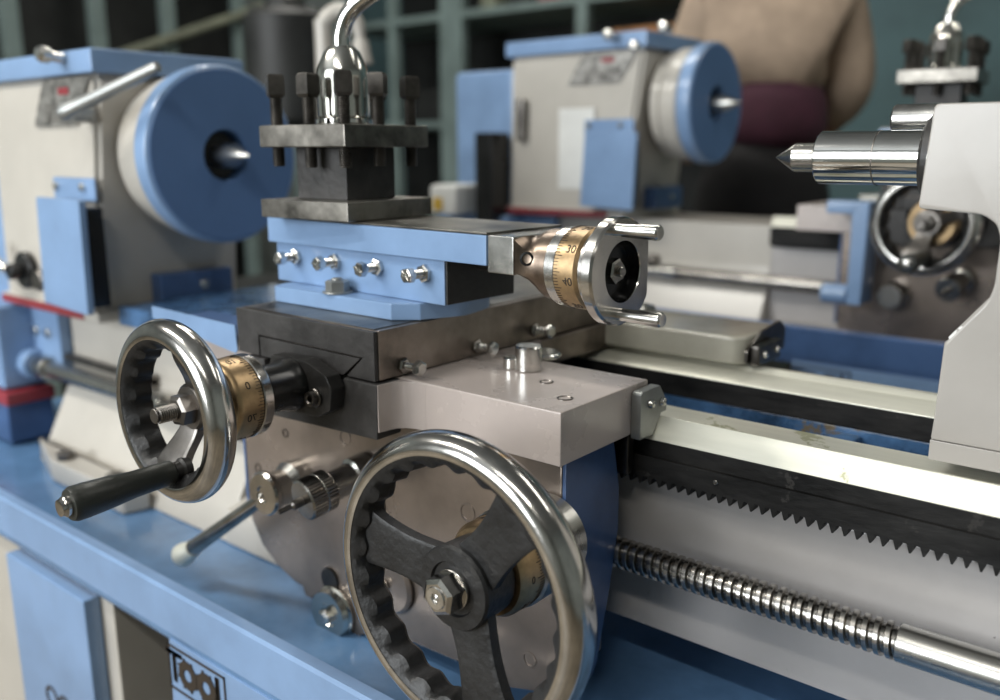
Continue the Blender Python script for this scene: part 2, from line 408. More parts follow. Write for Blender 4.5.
# knob and dark dial further left
b = NB(); cyl(b, (-1.118, .092, 1.010), (0, -1, 0), .030, .014, .003); cyl(b, (-1.118, .08, 1.010), (0, -1, 0), .013, .022, .002)
kn = part('selector_knob', b, 'blackgloss', hs); b = NB(); revolve(b, [(0, 0), (.006, .002), (.007, .02), (.0055, .06), (.009, .066), (.0095, .078), (0, .083)], (-1.118, .055, 1.013), (-.8, -.1, .45), 24); part('selector_lever', b, 'chrome', kn)
b = NB(); cyl(b, (-1.055, .092, 1.00), (0, -1, 0), .017, .02, .003); part('gear_knob', b, 'darksteel', hs)
# blue box on the inner end face, with its screw
b = NB(); box(b, -.900, -.868, .175, .302, .966, 1.014, .004); eb = part('terminal_box', b, 'bluedark', hs, 'small royal blue box'); b = NB(); cyl(b, (-.8685, .247, .992), (1, 0, 0), .0075, .005, .0015, 24); part('screw', b, 'zinc', eb)

qg = thing('feed_gearbox', 'light blue feed gearbox where the lead screw starts, far left', 'gearbox', (-1.2, .1, .80)); MAIN.append(qg)
b = NB(); box(b, -1.42, -1.195, .06, .1385, .80, .944, .008); cyl(b, (-1.20, .109, .841), (1, 0, 0), .026, .030, .003); part('housing', b, 'blue', qg)
b = NB(); box(b, -1.205, -1.100, .118, .1380, .818, .942, .003); br = part('bearing_bracket', b, 'blue', qg)
for x in (-1.180, -1.137): b = NB(); cyl(b, (x, .1182, .899), (0, -1, 0), .0085, .006, .0015, 24); part('screw', b, 'zinc', br)
b = NB(); box(b, -1.42, -1.18, .055, .138, .775, .798, .004); part('warning_band', b, 'red', qg, 'red band under the gearbox')
b = NB(); box(b, -1.42, -1.195, .06, .1385, .705, .775, .004); part('motor_cover', b, 'bluedark', qg)

# ================================================================== FACEPLATE WITH CENTRE
fpz = thing('faceplate', 'large round blue faceplate with pointed steel centre on the left headstock', 'faceplate', (-.79, .23, 1.191)); MAIN.append(fpz)
b = NB(); revolve(b, [(.036, .001), (.118, .001), (.122, .004), (.122, .031), (.119, .034), (.0375, .034), (.036, .032)], (-.792, .23, 1.191), (1, 0, 0), 96, closed=True)
part('disc', b, 'shadedblue', fpz)
b = NB(); revolve(b, [(.1205, .0015), (.1245, .003), (.1262, .006), (.1262, .028), (.1245, .031), (.1205, .033)], (-.792, .23, 1.191), (1, 0, 0), 96, closed=True)
part('edge_band', b, 'blue', fpz, 'light blue outer edge without the painted shade of the disc')
b = NB(); cyl(b, (-.792, .23, 1.191), (1, 0, 0), .0355, .008, .002, 48); revolve(b, [(0, .02), (.032, .02), (.0350, .012), (.0350, .001)], (-.795, .23, 1.191), (1, 0, 0), 48); part('spindle_nose', b, 'blackgloss', fpz)
b = NB(); revolve(b, [(0, .0), (.018, .0), (.018, .052), (.0005, .089), (0, .0893)], (-.792, .23, 1.191), (1, 0, 0), 48); part('centre_point', b, 'steel', fpz, 'steel centre point')

# ================================================================== CARRIAGE: saddle + apron
cg = thing('carriage', 'taupe carriage saddle and hanging apron astride the nearest bed', 'carriage', (-.26, .2, .70)); MAIN.append(cg)
b = NB()
# front wing with the concave inner corner near the bridge
prism(b, [(-.53, .0), (-.0008, .0), (.0, .0008), (.0, .130), (-.004, .134), (-.142, .134), (-.150, .145), (-.160, .185), (-.176, .21), (-.36, .21), (-.378, .16), (-.40, .134), (-.53, .134)], 'z', .9755, 1.0, .0018)
b.free(); b = NB()
prism(b, [(0, .955), (0, 1.0), (.134, 1.0), (.134, .9755), (.1235, .9755), (.1235, .955)], 'x', -.53, 0, .0016)
prism(b, [(-.3605, .1335), (-.141, .1335), (-.150, .146), (-.160, .185), (-.176, .21), (-.3605, .21)], 'z', .9755, .99985, 0)
part('saddle_front_wing', b, 'taupe', cg)
b = NB(); prism(b, [(-.36, .205), (-.172, .205), (-.172, .34), (-.36, .34)], 'z', .970, .9995, .002)
part('saddle_bridge', b, 'sidesteel', cg)
b = NB(); prism(b, fillet([(-.20, .332), (-.010, .332), (.000, .342), (.000, .432), (-.53, .432), (-.53, .332)], [.002, .006, .006, .004, .004, .004]), 'z', .9735, 1.004, .004, 3)
part('saddle_rear_wing', b, 'rearpaint', cg)
b = NB(); revolve(b, [(0, 0), (.014, 0), (.015, .002), (.013, .007), (.005, .0085), (.0045, .003), (0, .003)], (-.168, .412, 1.0042), (0, 0, 1), 36); part('oil_port', b, 'steel', cg)
b = NB(); prism(b, fillet([(.335, .977), (.436, .977), (.436, 1.0), (.420, 1.011), (.37, 1.006), (.335, .990)], .002), 'x', .0004, .0035, 0); part('rear_end_plate', b, 'darksteel', cg)
b = NB(); box(b, .0037, .0150, .340, .400, .9736, .996, .003); wp = part('rear_wiper', b, 'darksteel', cg)
for y in (.354, .386): b = NB(); revolve(b, [(.004, 0), (.004, .001), (.003, .003), (0, .0038)], (.0152, y, .985), (1, 0, 0), 24); part('wiper_screw', b, 'zinc', wp)
# black centre bracket under the cross slide
b = NB(); prism(b, [(-.365, .942), (-.1765, .9485), (-.175, .9995), (-.218, .9995), (-.226, .992), (-.224, .9845), (-.335, .9845), (-.335, .9995), (-.365, .9995)], 'y', -.031, -.0005, .0018)
part('centre_bracket', b, 'blackfront', cg, 'black painted bracket under the cross slide')
b = NB(); prism(b, [(-.1762, -.0298), (-.1748, -.0298), (-.1738, -.018), (-.1715, -.010), (-.1665, -.0045), (-.158, -.0012), (-.146, -.0002), (-.146, .0006), (-.1762, .0006)], 'z', .9556, .9990, .0004); part('bracket_side', b, 'taupe', cg)
# front wiper block
b = NB(); prism(b, [(.1045, .9525), (.1045, .9935), (.108, .9955), (.137, .9955), (.150, .979), (.150, .9695), (.1405, .9695), (.127, .9525)], 'x', .0005, .0105, .0008)
wp = part('front_wiper', b, 'leverdull', cg, 'bright steel way wiper')
for y, z in ((.120, .9825), (.140, .980)): b = NB(); revolve(b, [(.0042, 0), (.0042, .0012), (.003, .0036), (0, .0044)], (.0107, y, z), (1, 0, 0), 28); part('wiper_screw', b, 'zinc', wp)
b = NB(); prism(b, [(.104, .918), (.104, .9545), (.1145, .9545), (.1145, .924), (.112, .918)], 'x', -.03, -.001, .0015); part('keep_strip', b, 'darksteel', cg)
# bolt holes: turned rims set in the top
for x, y, r in ((-.0217, .036, .0068), (-.065, .069, .0062)):
    b = NB(); revolve(b, [(r, -.0005), (r, .0006), (r - .0007, .0009), (r - .0016, -.0002), (r - .0016, -.0045), (0, -.0045)], (x, y, 1.0), (0, 0, 1), 36); part('bolt_hole', b, 'darksteel', cg)
# clamp stub and washer
b = NB(); revolve(b, [(0, 0), (.0112, 0), (.0122, .001), (.0122, .0065), (.0128, .0075), (.0128, .022), (.0115, .0235), (0, .0237)], (-.104, .094, 1.0002), (0, 0, 1), 40); part('clamp_stud', b, 'zinc', cg, 'round bright stud')
b = NB(); cyl(b, (-.120, .090, 1.0002), (0, 0, 1), .0085, .011, .001); part('pin', b, 'zinc', cg)
b = NB(); cyl(b, (-.126, .146, 1.0002), (0, 0, 1), .0185, .005, .0015); part('washer', b, 'zinc', cg)
# apron
out = [(-.452, .9545), (-.452, .800), (-.448, .781), (-.432, .756), (-.405, .738), (-.375, .7275), (-.362, .7265), (-.358, .716), (-.347, .7165), (-.343, .722), (-.336, .700), (-.318, .678), (-.300, .672), (-.283, .680), (-.268, .702), (-.205, .721), (-.12, .724), (-.067, .722), (-.030, .733), (-.0125, .750), (-.0125, .9545)]
b = NB(); prism(b, out, 'y', .0205, .088, .002); ap = part('apron', b, 'apron', cg, 'shiny brown-grey apron front')
b = NB(); prism(b, [(.0205, .724), (.0205, .9535), (.092, .9535), (.1035, .905), (.1035, .865), (.092, .812), (.074, .748), (.066, .736)], 'x', -.0122, -.0085, .0006); part('side_cover', b, 'bluedark', cg, 'royal blue apron side cover')
b = NB(); prism(b, [(.0205, .790), (.0205, .9535), (.092, .9535), (.1035, .905), (.1035, .865), (.090, .80)], 'x', -.456, -.4525, .0006); part('side_cover', b, 'bluedark', cg, 'royal blue apron side cover')
for x, z, r in ((-.1164, .880, .0075), (-.279, .917, .007), (-.3767, .902, .0035), (-.045, .76, .006), (-.43, .85, .004)):
    b = NB(); revolve(b, [(r + .0015, 0), (r + .0015, .0006), (r, .0008), (r - .001, -.002), (0, -.002)], (x, .0204, z), (0, -1, 0), 28); rp_ = part('screw', b, 'apron' if r > .005 else 'mark', ap)
# round cover plate with bolt, left of the wheel hub
b = NB(); cyl(b, (-.216, .0204, .778), (0, -1, 0), .030, .008, .003, 48); cv = part('round_cover', b, 'apron', cg); b = NB(); cyl(b, (-.219, .0118, .779), (0, -1, 0), .006, .006, .0012, 24); part('bolt', b, 'zinc', cv)
# small half-round plate beneath the clutch knob with big washer and slotted screw
b = NB(); cyl(b, (-.3045, .0204, .7175), (0, -1, 0), .0285, .006, .002, 48); revolve(b, [(0, 0), (.0265, 0), (.0278, .002), (.0255, .0075), (.013, .0065), (.0115, .0045), (0, .0045)], (-.3045, .0142, .7175), (0, -1, 0), 48)
lk = part('oil_cup', b, 'nutsteel', cg, 'bright round boss with bolt'); b = NB(); hexa(b, (-.3045, .0085, .7175), (0, -1, 0), .0085, .009, .002); part('bolt', b, 'zinc', lk)
b = NB(); revolve(b, [(0, 0), (.0120, 0), (.0130, .0015), (.0125, .003), (0, .0032)], (-.312, .0203, .752), (0, -1, 0), 36); part('sight_plug', b, 'darksteel', cg)

# feed engaging knob (knurled) with pin
dk = (-.12, -1, -.16)
fo = Vector((-.2475, .0200, .8905))
b = NB(); revolve(b, [(0, 0), (.0185, .0), (.0185, .018), (.0150, .020), (.0150, .047), (.0165, .049), (0, .049)], fo, dk, 40); fk = part('feed_knob', b, 'steel', cg, 'steel feed knob with knurled grip')
b = NB(); revolve(b, [(0, .046), (.0182, .046), (.0198, .048), (.0198, .0575), (.0190, .0585), (.0190, .0595), (.0198, .0605), (.0198, .074), (.0180, .076), (0, .076)], fo, dk, 120, rad=lambda a, r, h: r + (.0005 * math.sin(a * 40) if r > .0193 else 0)); part('knurled_grip', b, 'screw', fk)
fd = Vector(dk).normalized()
b = NB(); revolve(b, [(0, 0), (.0046, 0), (.0046, .011), (.0024, .013), (.0024, .026), (0, .0265)], fo + fd * .0755, dk, 20); part('centre_pin', b, 'darksteel', fk)
# half nut lever
b = NB(); revolve(b, [(0, 0), (.025, 0), (.025, .016), (.0195, .024), (.0195, .040), (0, .040)], (-.354, .0200, .853), (0, -1, 0), 44); hl = part('half_nut_lever', b, 'steel', cg, 'steel half-nut lever with pale tip')
b = NB(); revolve(b, [(0, 0), (.0225, 0), (.0235, .0015), (.0235, .0065), (.0215, .009), (.009, .0095), (.0075, .0075), (0, .0075)], (-.354, -.0205, .853), (0, -1, 0), 44); part('hub_cap', b, 'rim', hl)
a_ = Vector((-.356, -.022, .8495)); e_ = Vector((-.505, -.034, .7435)); d_ = e_ - a_; Ln = d_.length
b = NB(); revolve(b, [(0, 0), (.0070, 0), (.0074, .02), (.0092, Ln - .02), (0, Ln - .02)], a_, d_, 28); part('lever_rod', b, 'screw', hl)
b = NB(); revolve(b, [(0, Ln - .021), (.0100, Ln - .021), (.0106, Ln - .012), (.0135, Ln), (.0140, Ln + .006), (.0122, Ln + .0095), (.0045, Ln + .0100), (0, Ln + .0085)], a_, d_, 28); part('tip', b, 'way', hl, 'pale metal tip')

# ================================================================== HANDWHEELS
def rim_profile(R, w, d):
    """closed profile of a handwheel rim: outer radius R, radial width w, axial depth d (h grows to the operator)"""
    P = []
    for k in range(17):
        a = -PI * .5 + PI * k / 16
        P.append((R - w * .5 + w * .5 * math.cos(a), d * .5 * math.sin(a)))
    P += [(R - w * .78, d * .47), (R - w, d * .34), (R - w * 1.0, -d * .34), (R - w * .78, -d * .47)]
    return P

def spoke(bm, ang, r0, r1, w0, w1, h0, h1, th, ctr, waist=.8):
    """one dished spoke from the hub (height h0) to the rim (height h1) around the axis -Y"""
    n = 12; rows = []
    ca, sa = math.cos(ang), math.sin(ang)
    for k in range(n + 1):
        t = k / n; r = r0 + (r1 - r0) * t
        w = (w0 + (w1 - w0) * t) * (1 - (1 - waist) * math.sin(PI * t)) * .5
        h = h0 + (h1 - h0) * (t * t * (3 - 2 * t))
        row = []
        for (s, q) in ((-1, -.75), (-.8, -1), (.8, -1), (1, -.75), (1, .75), (.8, 1), (-.8, 1), (-1, .75)):
            a, b_ = r, s * w
            row.append(bm.verts.new((ctr[0] + a * ca - b_ * sa, ctr[1] - (h + q * th / 2), ctr[2] + a * sa + b_ * ca)))
        rows.append(row)
    for A, B in zip(rows, rows[1:]):
        for i in range(8): bm.faces.new((A[i], A[(i + 1) % 8], B[(i + 1) % 8], B[i]))
    bm.faces.new(rows[0]); bm.faces.new(rows[-1][::-1])

def dial_marks(bm, ctr, d, r, h0, n, l1, l2, texts, tsize, th, up=None, flip=1, wid=.0005, a0=0, a1=2 * PI):
    m = frame(ctr, d, up)
    for k in range(n):
        a = a0 + (a1 - a0) * k / n; L_ = l2 if k % 5 == 0 else l1
        mm = m @ Matrix.Rotation(a, 4, 'Z') @ Matrix.Translation((r, 0, h0))
        box(bm, -.0003, .0003, -wid / 2, wid / 2, min(0, flip * L_), max(0, flip * L_), 0, m=mm)
    for a, s in texts:
        t = text_bm(s, tsize, .0002)
        for v in t.verts:       # wrap the figure round the drum
            x, y, z = v.co; aa = a + y / r
            v.co = m @ Vector(((r + z) * math.cos(aa), (r + z) * math.sin(aa), h0 + th + x))
        merge(bm, t)

# --- big apron handwheel
W = Vector((-.0215, -.098, .886))
aw = thing('apron_handwheel', 'large polished handwheel with black three-spoke centre on the apron front', 'handwheel', (W.x, -.04, W.z)); MAIN.append(aw)
b = NB(); revolve(b, [(.1185 - .0125 + .0125 * math.cos(a), .0150 * math.sin(a)) for a in [-PI * .56 + PI * 1.15 * k / 24 for k in range(25)]] + [(.1035, .0122), (.1040, -.0125)], W, (0, -1, 0), 120, closed=True)
part('rim', b, 'rim', aw, 'polished steel rim')
b = NB()
def wav(a, r, h): return r + (.0022 * math.sin(a * 24) if r < .0955 else 0)
revolve(b, [(.1030, .0139), (.1020, .0136), (.0985, .0120), (.0935, .0070), (.0925, -.0085), (.0950, -.0120), (.1035, -.0146), (.1050, -.0120)], W, (0, -1, 0), 240, closed=True, rad=wav)
part('finger_grip_ring', b, 'wheelblack', aw, 'black scalloped inner ring')
b = NB()
for a in (171, 50, -72): spoke(b, math.radians(a), .012, .0955, .046, .048, -.006, -.001, .012, W, .78)
part('spokes', b, 'wheelblack', aw)
b = NB(); revolve(b, [(.010, -.030), (.030, -.030), (.0315, -.028), (.0330, .004), (.0315, .0065), (.0215, .0070), (.0205, .0045), (.0100, .0045)], W, (0, -1, 0), 64, closed=True); part('hub', b, 'wheelblack', aw)
b = NB(); cyl(b, W + Vector((0, -.0046, 0)), (0, -1, 0), .0155, .0035, .0006, 40); hexa(b, W + Vector((0, -.008, 0)), (0, -1, 0), .0152, .016, .0022, phase=.35)
nt_ = part('hub_nut', b, 'rim', aw, 'shiny hexagon nut'); b = NB(); revolve(b, [(.0035, 0), (.0088, .0), (.0082, .0010), (.0040, .0010)], W + Vector((0, -.0241, 0)), (0, -1, 0), 32, closed=True); revolve(b, [(.0028, 0), (.0012, .0006), (0, .0002)], W + Vector((0, -.0241, 0)), (0, -1, 0), 20); part('nut_face', b, 'zinc', nt_)
b = NB(); revolve(b, [(.012, .0), (.0375, .0), (.0385, .001), (.0385, .020), (.0350, .026), (.012, .026)], (W.x, -.042, W.z), (0, -1, 0), 80, closed=True); bd = part('brass_dial', b, 'brass', aw, 'brass graduated dial')
b = NB(); dial_marks(b, (W.x, -.042, W.z), (0, -1, 0), .0386, .001, 100, .005, .008, [(k * PI / 5, str(k * 2)) for k in range(10)], .0085, .0135); part('graduations', b, 'mark', bd)
b = NB(); cyl(b, (W.x, .0200, W.z), (0, -1, 0), .0365, .030, .002, 64); cyl(b, (W.x, -.0095, W.z), (0, -1, 0), .0405, .032, .002, 64); part('steel_collar', b, 'steel', aw)

# --- cross slide handwheel
X_, Z_ = -.272, .9885
cw = thing('cross_slide_handwheel', 'smaller tilted-looking handwheel with black grip at left of the black bracket', 'handwheel', (X_, -.12, Z_)); MAIN.append(cw)
cw['label'] = 'smaller polished handwheel with long black grip, in front of the black bracket'
Wc = Vector((X_, -.168, Z_ + .001))
b = NB(); revolve(b, [(.0775 - .0120 + .0120 * math.cos(a), .0130 * math.sin(a)) for a in [-PI * .56 + PI * 1.15 * k / 24 for k in range(25)]] + [(.0632, .0105), (.0635, -.0105)], Wc, (0, -1, 0), 110, closed=True); part('rim', b, 'rim', cw, 'polished steel rim')
b = NB(); revolve(b, [(.0626, .0122), (.0618, .0119), (.0590, .0095), (.0545, .0030), (.0535, -.0110), (.0560, -.0135), (.0630, -.0127), (.0642, -.0102)], Wc, (0, -1, 0), 220, closed=True, rad=lambda a, r, h: r + (.0016 * math.sin(a * 16) if r < .0550 else 0)); part('finger_grip_ring', b, 'wheelblack', cw)
b = NB()
spoke(b, math.radians(-100), .012, .052, .022, .040, -.020, -.001, .011, Wc, .85)
spoke(b, math.radians(20), .012, .056, .020, .022, -.020, -.003, .010, Wc, .8)
spoke(b, math.radians(74), .012, .056, .020, .022, -.020, -.003, .010, Wc, .8)
part('spokes', b, 'darksteel', cw)
b = NB(); revolve(b, [(.005, -.038), (.020, -.038), (.022, -.035), (.0205, -.016), (.018, -.0135), (.005, -.0135)], Wc, (0, -1, 0), 56, closed=True); part('hub', b, 'darksteel', cw)
b = NB(); hexa(b, Wc + Vector((0, .0135, 0)), (0, -1, 0), .0138, .0125, .002, phase=.1); part('hub_nut', b, 'darksteel', cw)
b = NB(); thread(b, Wc + Vector((0, .002, 0)), (0, -1, 0), .0072, .0185, .0019, .0009); cyl(b, Wc + Vector((0, -.0163, 0)), (0, -1, 0), .0062, .0018, .0006); part('threaded_stud', b, 'darksteel', cw)
b = NB(); revolve(b, [(.010, 0), (.0355, 0), (.0365, .001), (.0365, .0205), (.0345, .0240), (.0335, .0250), (.010, .0250)], (X_, -.1040, Z_), (0, -1, 0), 80, closed=True); bd = part('brass_dial', b, 'brass', cw, 'brass graduated dial')
b = NB(); dial_marks(b, (X_, -.1040, Z_), (0, -1, 0), .0366, .0005, 80, .0045, .0065, [(k * PI / 4 + .5, s) for k, s in enumerate(('0', '10', '20', '30', '40', '50', '60', '70'))], .0095, .0125); part('graduations', b, 'mark', bd)
b = NB(); revolve(b, [(.010, 0), (.0345, 0), (.0370, .0025), (.0372, .004), (.0372, .0108), (.0365, .0118), (.010, .0118)], (X_, -.0920, Z_), (0, -1, 0), 80, closed=True); part('steel_collar', b, 'rim', cw)
hx, hz = X_ + .006, Z_ - .0475
b = NB(); revolve(b, [(0, 0), (.0095, 0), (.0095, .006), (.0075, .008), (.0075, .014), (0, .014)], (hx, -.163, hz), (0, -1, 0), 32); part('handle_bush', b, 'black', cw)
b = NB(); revolve(b, [(0, 0), (.0088, 0), (.0100, .0015), (.0104, .012), (.0108, .035), (.0128, .055), (.0138, .074), (.0138, .083), (.0122, .0862), (.0090, .0866), (0, .0866)], (hx, -.177, hz), (0, -1, -.02), 40); gp = part('grip', b, 'plastic', cw, 'black plastic grip')
b = NB(); revolve(b, [(0, 0), (.0082, 0), (.0082, .0035), (.0070, .0052), (.0066, .0072), (.0045, .0078), (0, .0070)], (hx, -.2635, hz - .0018), (0, -1, -.02), 36); part('end_screw', b, 'rim', gp, 'bright screw in the grip end')

# --- black screw bearing between dial and cross slide
sb = thing('screw_bearing', 'black flanged bearing bracket between the dial and the cross slide', 'bearing bracket', (-.272, -.05, .96)); MAIN.append(sb)
b = NB(); prism(b, fillet([(-.316, .972), (-.300, 1.012), (-.252, 1.0135), (-.2215, 1.003), (-.2155, .992), (-.2185, .972), (-.236, .963), (-.30, .960)], .0015), 'y', -.0480, -.0318, .0012); part('flange', b, 'black', sb)
b = NB(); revolve(b, [(0, 0), (.0255, 0), (.0250, .008), (.0225, .014), (.0225, .0442), (0, .0442)], (X_, -.0482, Z_), (0, -1, 0), 56); part('barrel', b, 'blackgloss', sb)
for x, z in ((-.2365, .9815), (-.306, .990)):
    b = NB(); cyl(b, (x, -.0481, z), (0, -1, 0), .0085, .0030, .0006, 32); revolve(b, [(.0035, .003), (.0035, .0078), (.0042, .0085), (.0065, .0085), (.0068, .008), (.0068, .003)], (x, -.0481, z), (0, -1, 0), 32, closed=True); part('cap_screw', b, 'darksteel' if x > -.3 else 'blackgloss', sb)

# ================================================================== CROSS SLIDE
cs = thing('cross_slide', 'dark cross slide block with black front on the near saddle', 'cross slide', (-.278, .15, 1.0005)); MAIN.append(cs)
cs['label'] = 'broad dark steel cross slide with black front face, under the blue compound rest'
b = NB(); box(b, -.3785, -.1785, -.024, .40, 1.0010, 1.0460, .0012); part('slide_body', b, 'sidesteel', cs)
b = NB(); prism(b, [(-.3795, 1.0010), (-.345, 1.0010), (-.345, 1.0205), (-.3440, 1.0222), (-.1940, 1.0208), (-.2165, 1.0010), (-.1790, 1.0010), (-.1790, 1.0458), (-.3795, 1.0458)], 'y', -.0290, -.0242, .0010); prism(b, [(-.344, 1.001), (-.344, 1.0206), (-.1985, 1.0192), (-.2215, 1.001)], 'y', -.0280, -.0243, .0004)
part('front_plate', b, 'blackfront', cs, 'black painted front plate')
b = NB(); box(b, -.372, -.185, -.023, .398, 1.0461, 1.0468, .0003); part('top_surface', b, 'plate', cs, 'scraped steel top')
for k, (y, z) in enumerate(((.0045, 1.0105), (.106, 1.0105), (.200, 1.0125))):
    b = NB(); hexa(b, (-.1783, y, z), (1, 0, 0), .0072, .0045, .001); part('lock_nut', b, 'screw', cs)
    b = NB(); thread(b, (-.1738, y, z), (1, 0, 0), .0034, .015, .0012, .0006, 16); hexa(b, (-.1595, y, z), (1, 0, 0), .0074, .006, .0014, phase=.5); part('gib_screw', b, 'zinc', cs)
# cross-slide sheet guard left of the saddle
gu = thing('chip_guard', 'folded light blue sheet guard lying between headstock and carriage', 'sheet guard', (-.47, .1, .99)); MAIN.append(gu)
b = NB(); prism(b, [(-.552, 1.014), (-.552, 1.0275), (-.394, 1.0245), (-.392, .9985), (-.396, .995)], 'y', -.022, -.0205, .0003); part('front_flange', b, 'blue', gu)
b = NB(); box(b, -.548, -.395, -.0205, .05, 1.0115, 1.013, .0004); box(b, -.548, -.43, .0, .30, 1.0006, 1.0020, .0004, m=Matrix.Identity(4)); part('shaded_guard_sheet', b, 'bluedark', gu)  # darker blue than the flange: shade put into the sheet's colour
wc_ = thing('way_cover', 'blue sheet with painted-in shade covering the ways beside the faceplate', 'way cover', (-.7, .25, .973)); MAIN.append(wc_)
b = NB(); box(b, -.862, -.56, .10, .385, .9735, .977, .001); box(b, -.862, -.56, .10, .104, .950, .9735, .001); part('sheet', b, 'webblue', wc_)  # same blue sheet metal, coloured darker to stand for shade

# ================================================================== COMPOUND REST (turned 2.5 degrees)
cp = thing('compound_rest', 'light blue compound rest with four adjusting screws, on the cross slide', 'compound rest', (-.2, 0, 1.0470), math.radians(-2.5), local=True); MAIN.append(cp)
Z0 = 1.0470
def zz(z): return z - Z0
b = NB(); prism(b, fillet([(-.178, .006), (-.002, .014), (.018, .032), (.034, .075), (.02, .13), (-.02, .15), (-.16, .15), (-.185, .12), (-.185, .03)], [.012, .001, .001, .01, .02, .02, .02, .02, .02]), 'z', zz(1.0470), zz(1.0630), .0018)
part('swivel_base', b, 'blue', cp)
# lower slide with dovetail recess
b = NB(); prism(b, [(.036, zz(1.0632)), (.036, zz(1.1040)), (.046, zz(1.1040)), (.060, zz(1.090)), (.105, zz(1.090)), (.119, zz(1.1040)), (.129, zz(1.1040)), (.129, zz(1.0632))], 'x', -.208, .046, .0012)
part('lower_slide', b, 'blue', cp)
b = NB(); box(b, .0463, .0485, .037, .128, zz(1.0640), zz(1.1035), .0006); part('lower_slide_end_shade', b, 'black', cp)  # black sheet painting in the shade on the lower slide's end face
b = NB(); box(b, -.2125, .1030, .0290, .133, zz(1.1045), zz(1.1302), .0012); ts_ = part('top_slide', b, 'blue', cp, 'blue sided upper slide')
b = NB(); box(b, -.2120, .1030, .0298, .1322, zz(1.1303), zz(1.1325), .0008); part('slide_top', b, 'plate', cp, 'bare steel top surface')
b = NB(); cyl(b, (-.02, .078, zz(1.0975)), (1, 0, 0), .0055, .14, .0006, 28); part('feed_screw', b, 'darksteel', cp)
for x in (-.1725, -.1075, -.0435, .0215):
    z = zz(1.0905)
    b = NB(); hexa(b, (x, .0358, z), (0, -1, 0), .0085, .0048, .0012, phase=.2 + x * 9); part('lock_nut', b, 'zinc', cp)
    b = NB(); thread(b, (x, .0310, z), (0, -1, 0), .0042, .0135, .0013, .0006, 18)
    revolve(b, [(0, .0120), (.0068, .0120), (.0074, .0130), (.0070, .0190), (.0058, .0202), (.0030, .0202), (.0024, .0190), (0, .0190)], (x, .0310, z), (0, -1, 0), 6, phase=x * 5)
    box(b, -.0062, .0062, -.0006, .0006, -.0006, .0006, 0, m=Matrix.Translation((x, .0108, z)) @ Matrix.Rotation(.7 + x * 6, 4, 'Y')); part('adjusting_screw', b, 'zinc', cp)
b = NB(); cyl(b, (-.0880, .0215, zz(1.0632)), (0, 0, 1), .0150, .0016, .0004, 44); hexa(b, (-.0880, .0215, zz(1.0648)), (0, 0, 1), .0118, .0110, .0014, phase=.4); cyl(b, (-.0880, .0215, zz(1.0746)), (0, 0, 1), .0058, .0032, .001, 24); part('swivel_nut', b, 'leverdull', cp)
# end bracket and bearing
VC, ZC = .068, 1.1062
b = NB(); prism(b, [(.0300, zz(1.099)), (.0300, zz(1.1305)), (.117, zz(1.1305)), (.117, zz(1.099))], 'x', .1034, .132, .0012); part('end_bracket', b, 'zinc', cp, 'bright square end bracket')
b = NB()
t = bmesh.new(); prof = [(.0310, zz(1.0985), zz(1.1300), .1150, .1322)]
A = [(.0312, zz(1.0990)), (.0312, zz(1.1300)), (.1155, zz(1.1300)), (.1155, zz(1.0990))]
seg = 40
def sq(a):   # rounded rectangle to circle loft
    c, s = math.cos(a), math.sin(a); k = 1 / max(abs(c) / .042, abs(s) / .0158)
    return (.0733 + k * c, zz(1.1145) + k * s)
rows = []
for (u, f) in ((.1322, 0), (.1345, .25), (.1385, .62), (.1430, .88), (.1480, 1), (.161, 1)):
    row = []
    for i in range(seg):
        a = 2 * PI * i / seg; q = sq(a); c = (VC + .0300 * math.cos(a), zz(ZC) + .0300 * math.sin(a))
        row.append(t.verts.new((u, q[0] * (1 - f) + c[0] * f, q[1] * (1 - f) + c[1] * f)))
    rows.append(row)
for R1, R2 in zip(rows, rows[1:]):
    for i in range(seg): t.faces.new((R1[i], R1[(i + 1) % seg], R2[(i + 1) % seg], R2[i]))
t.faces.new(rows[0]); t.faces.new(rows[-1]); merge(b, t)
bh = part('bearing_housing', b, 'bronze', cp, 'copper toned bearing housing')
b = NB(); mm = frame((.1405, .0345, zz(1.1145)), (.35, -1, 0)); revolve(b, [(.0058, 0), (.0058, .002), (.0040, .0022), (.0036, -.001), (0, -.001)], (.1405, .0375, zz(1.1130)), (.55, -1, 0), 28); part('oiler', b, 'blackgloss', bh)

# compound handle: dial, disc with two pins (own thing, same frame)
ch = thing('compound_handwheel', 'small disc handwheel with two bare pins at the compound rest end', 'handwheel', (-.2, 0, 1.0470), math.radians(-2.5), local=True); MAIN.append(ch)
O_ = Vector((0, VC - .004, zz(ZC)))
def at(u): return O_ + Vector((u, 0, 0))
b = NB(); revolve(b, [(.006, 0), (.0310, 0), (.0325, .0015), (.0325, .0105), (.006, .0105)], at(.1612), (1, 0, 0), 72, closed=True); part('steel_collar', b, 'zinc', ch)
b = NB(); revolve(b, [(.006, 0), (.0325, 0), (.0335, .001), (.0335, .0200), (.0315, .0225), (.006, .0225)], at(.1722), (1, 0, 0), 80, closed=True); bd = part('brass_dial', b, 'brass', ch, 'brass graduated dial')
b = NB(); dial_marks(b, at(.1722), (1, 0, 0), .0336, .0005, 80, .0045, .007, [(k * PI / 4 + .2, s) for k, s in enumerate(('0', '10', '20', '30', '40', '50', '60', '70'))], .0095, .0140); part('graduations', b, 'mark', bd)
b = NB(); revolve(b, [(.006, 0), (.0300, 0), (.0335, .0020), (.0335, .0055), (.0290, .0075), (.0290, .0095), (.006, .0095)], at(.1949), (1, 0, 0), 72, closed=True); part('back_flange', b, 'rim', ch)
b = NB()
FS = 1 if (dd := frame(at(.2046), (1, 0, 0))).col[0][1] > 0 else -1
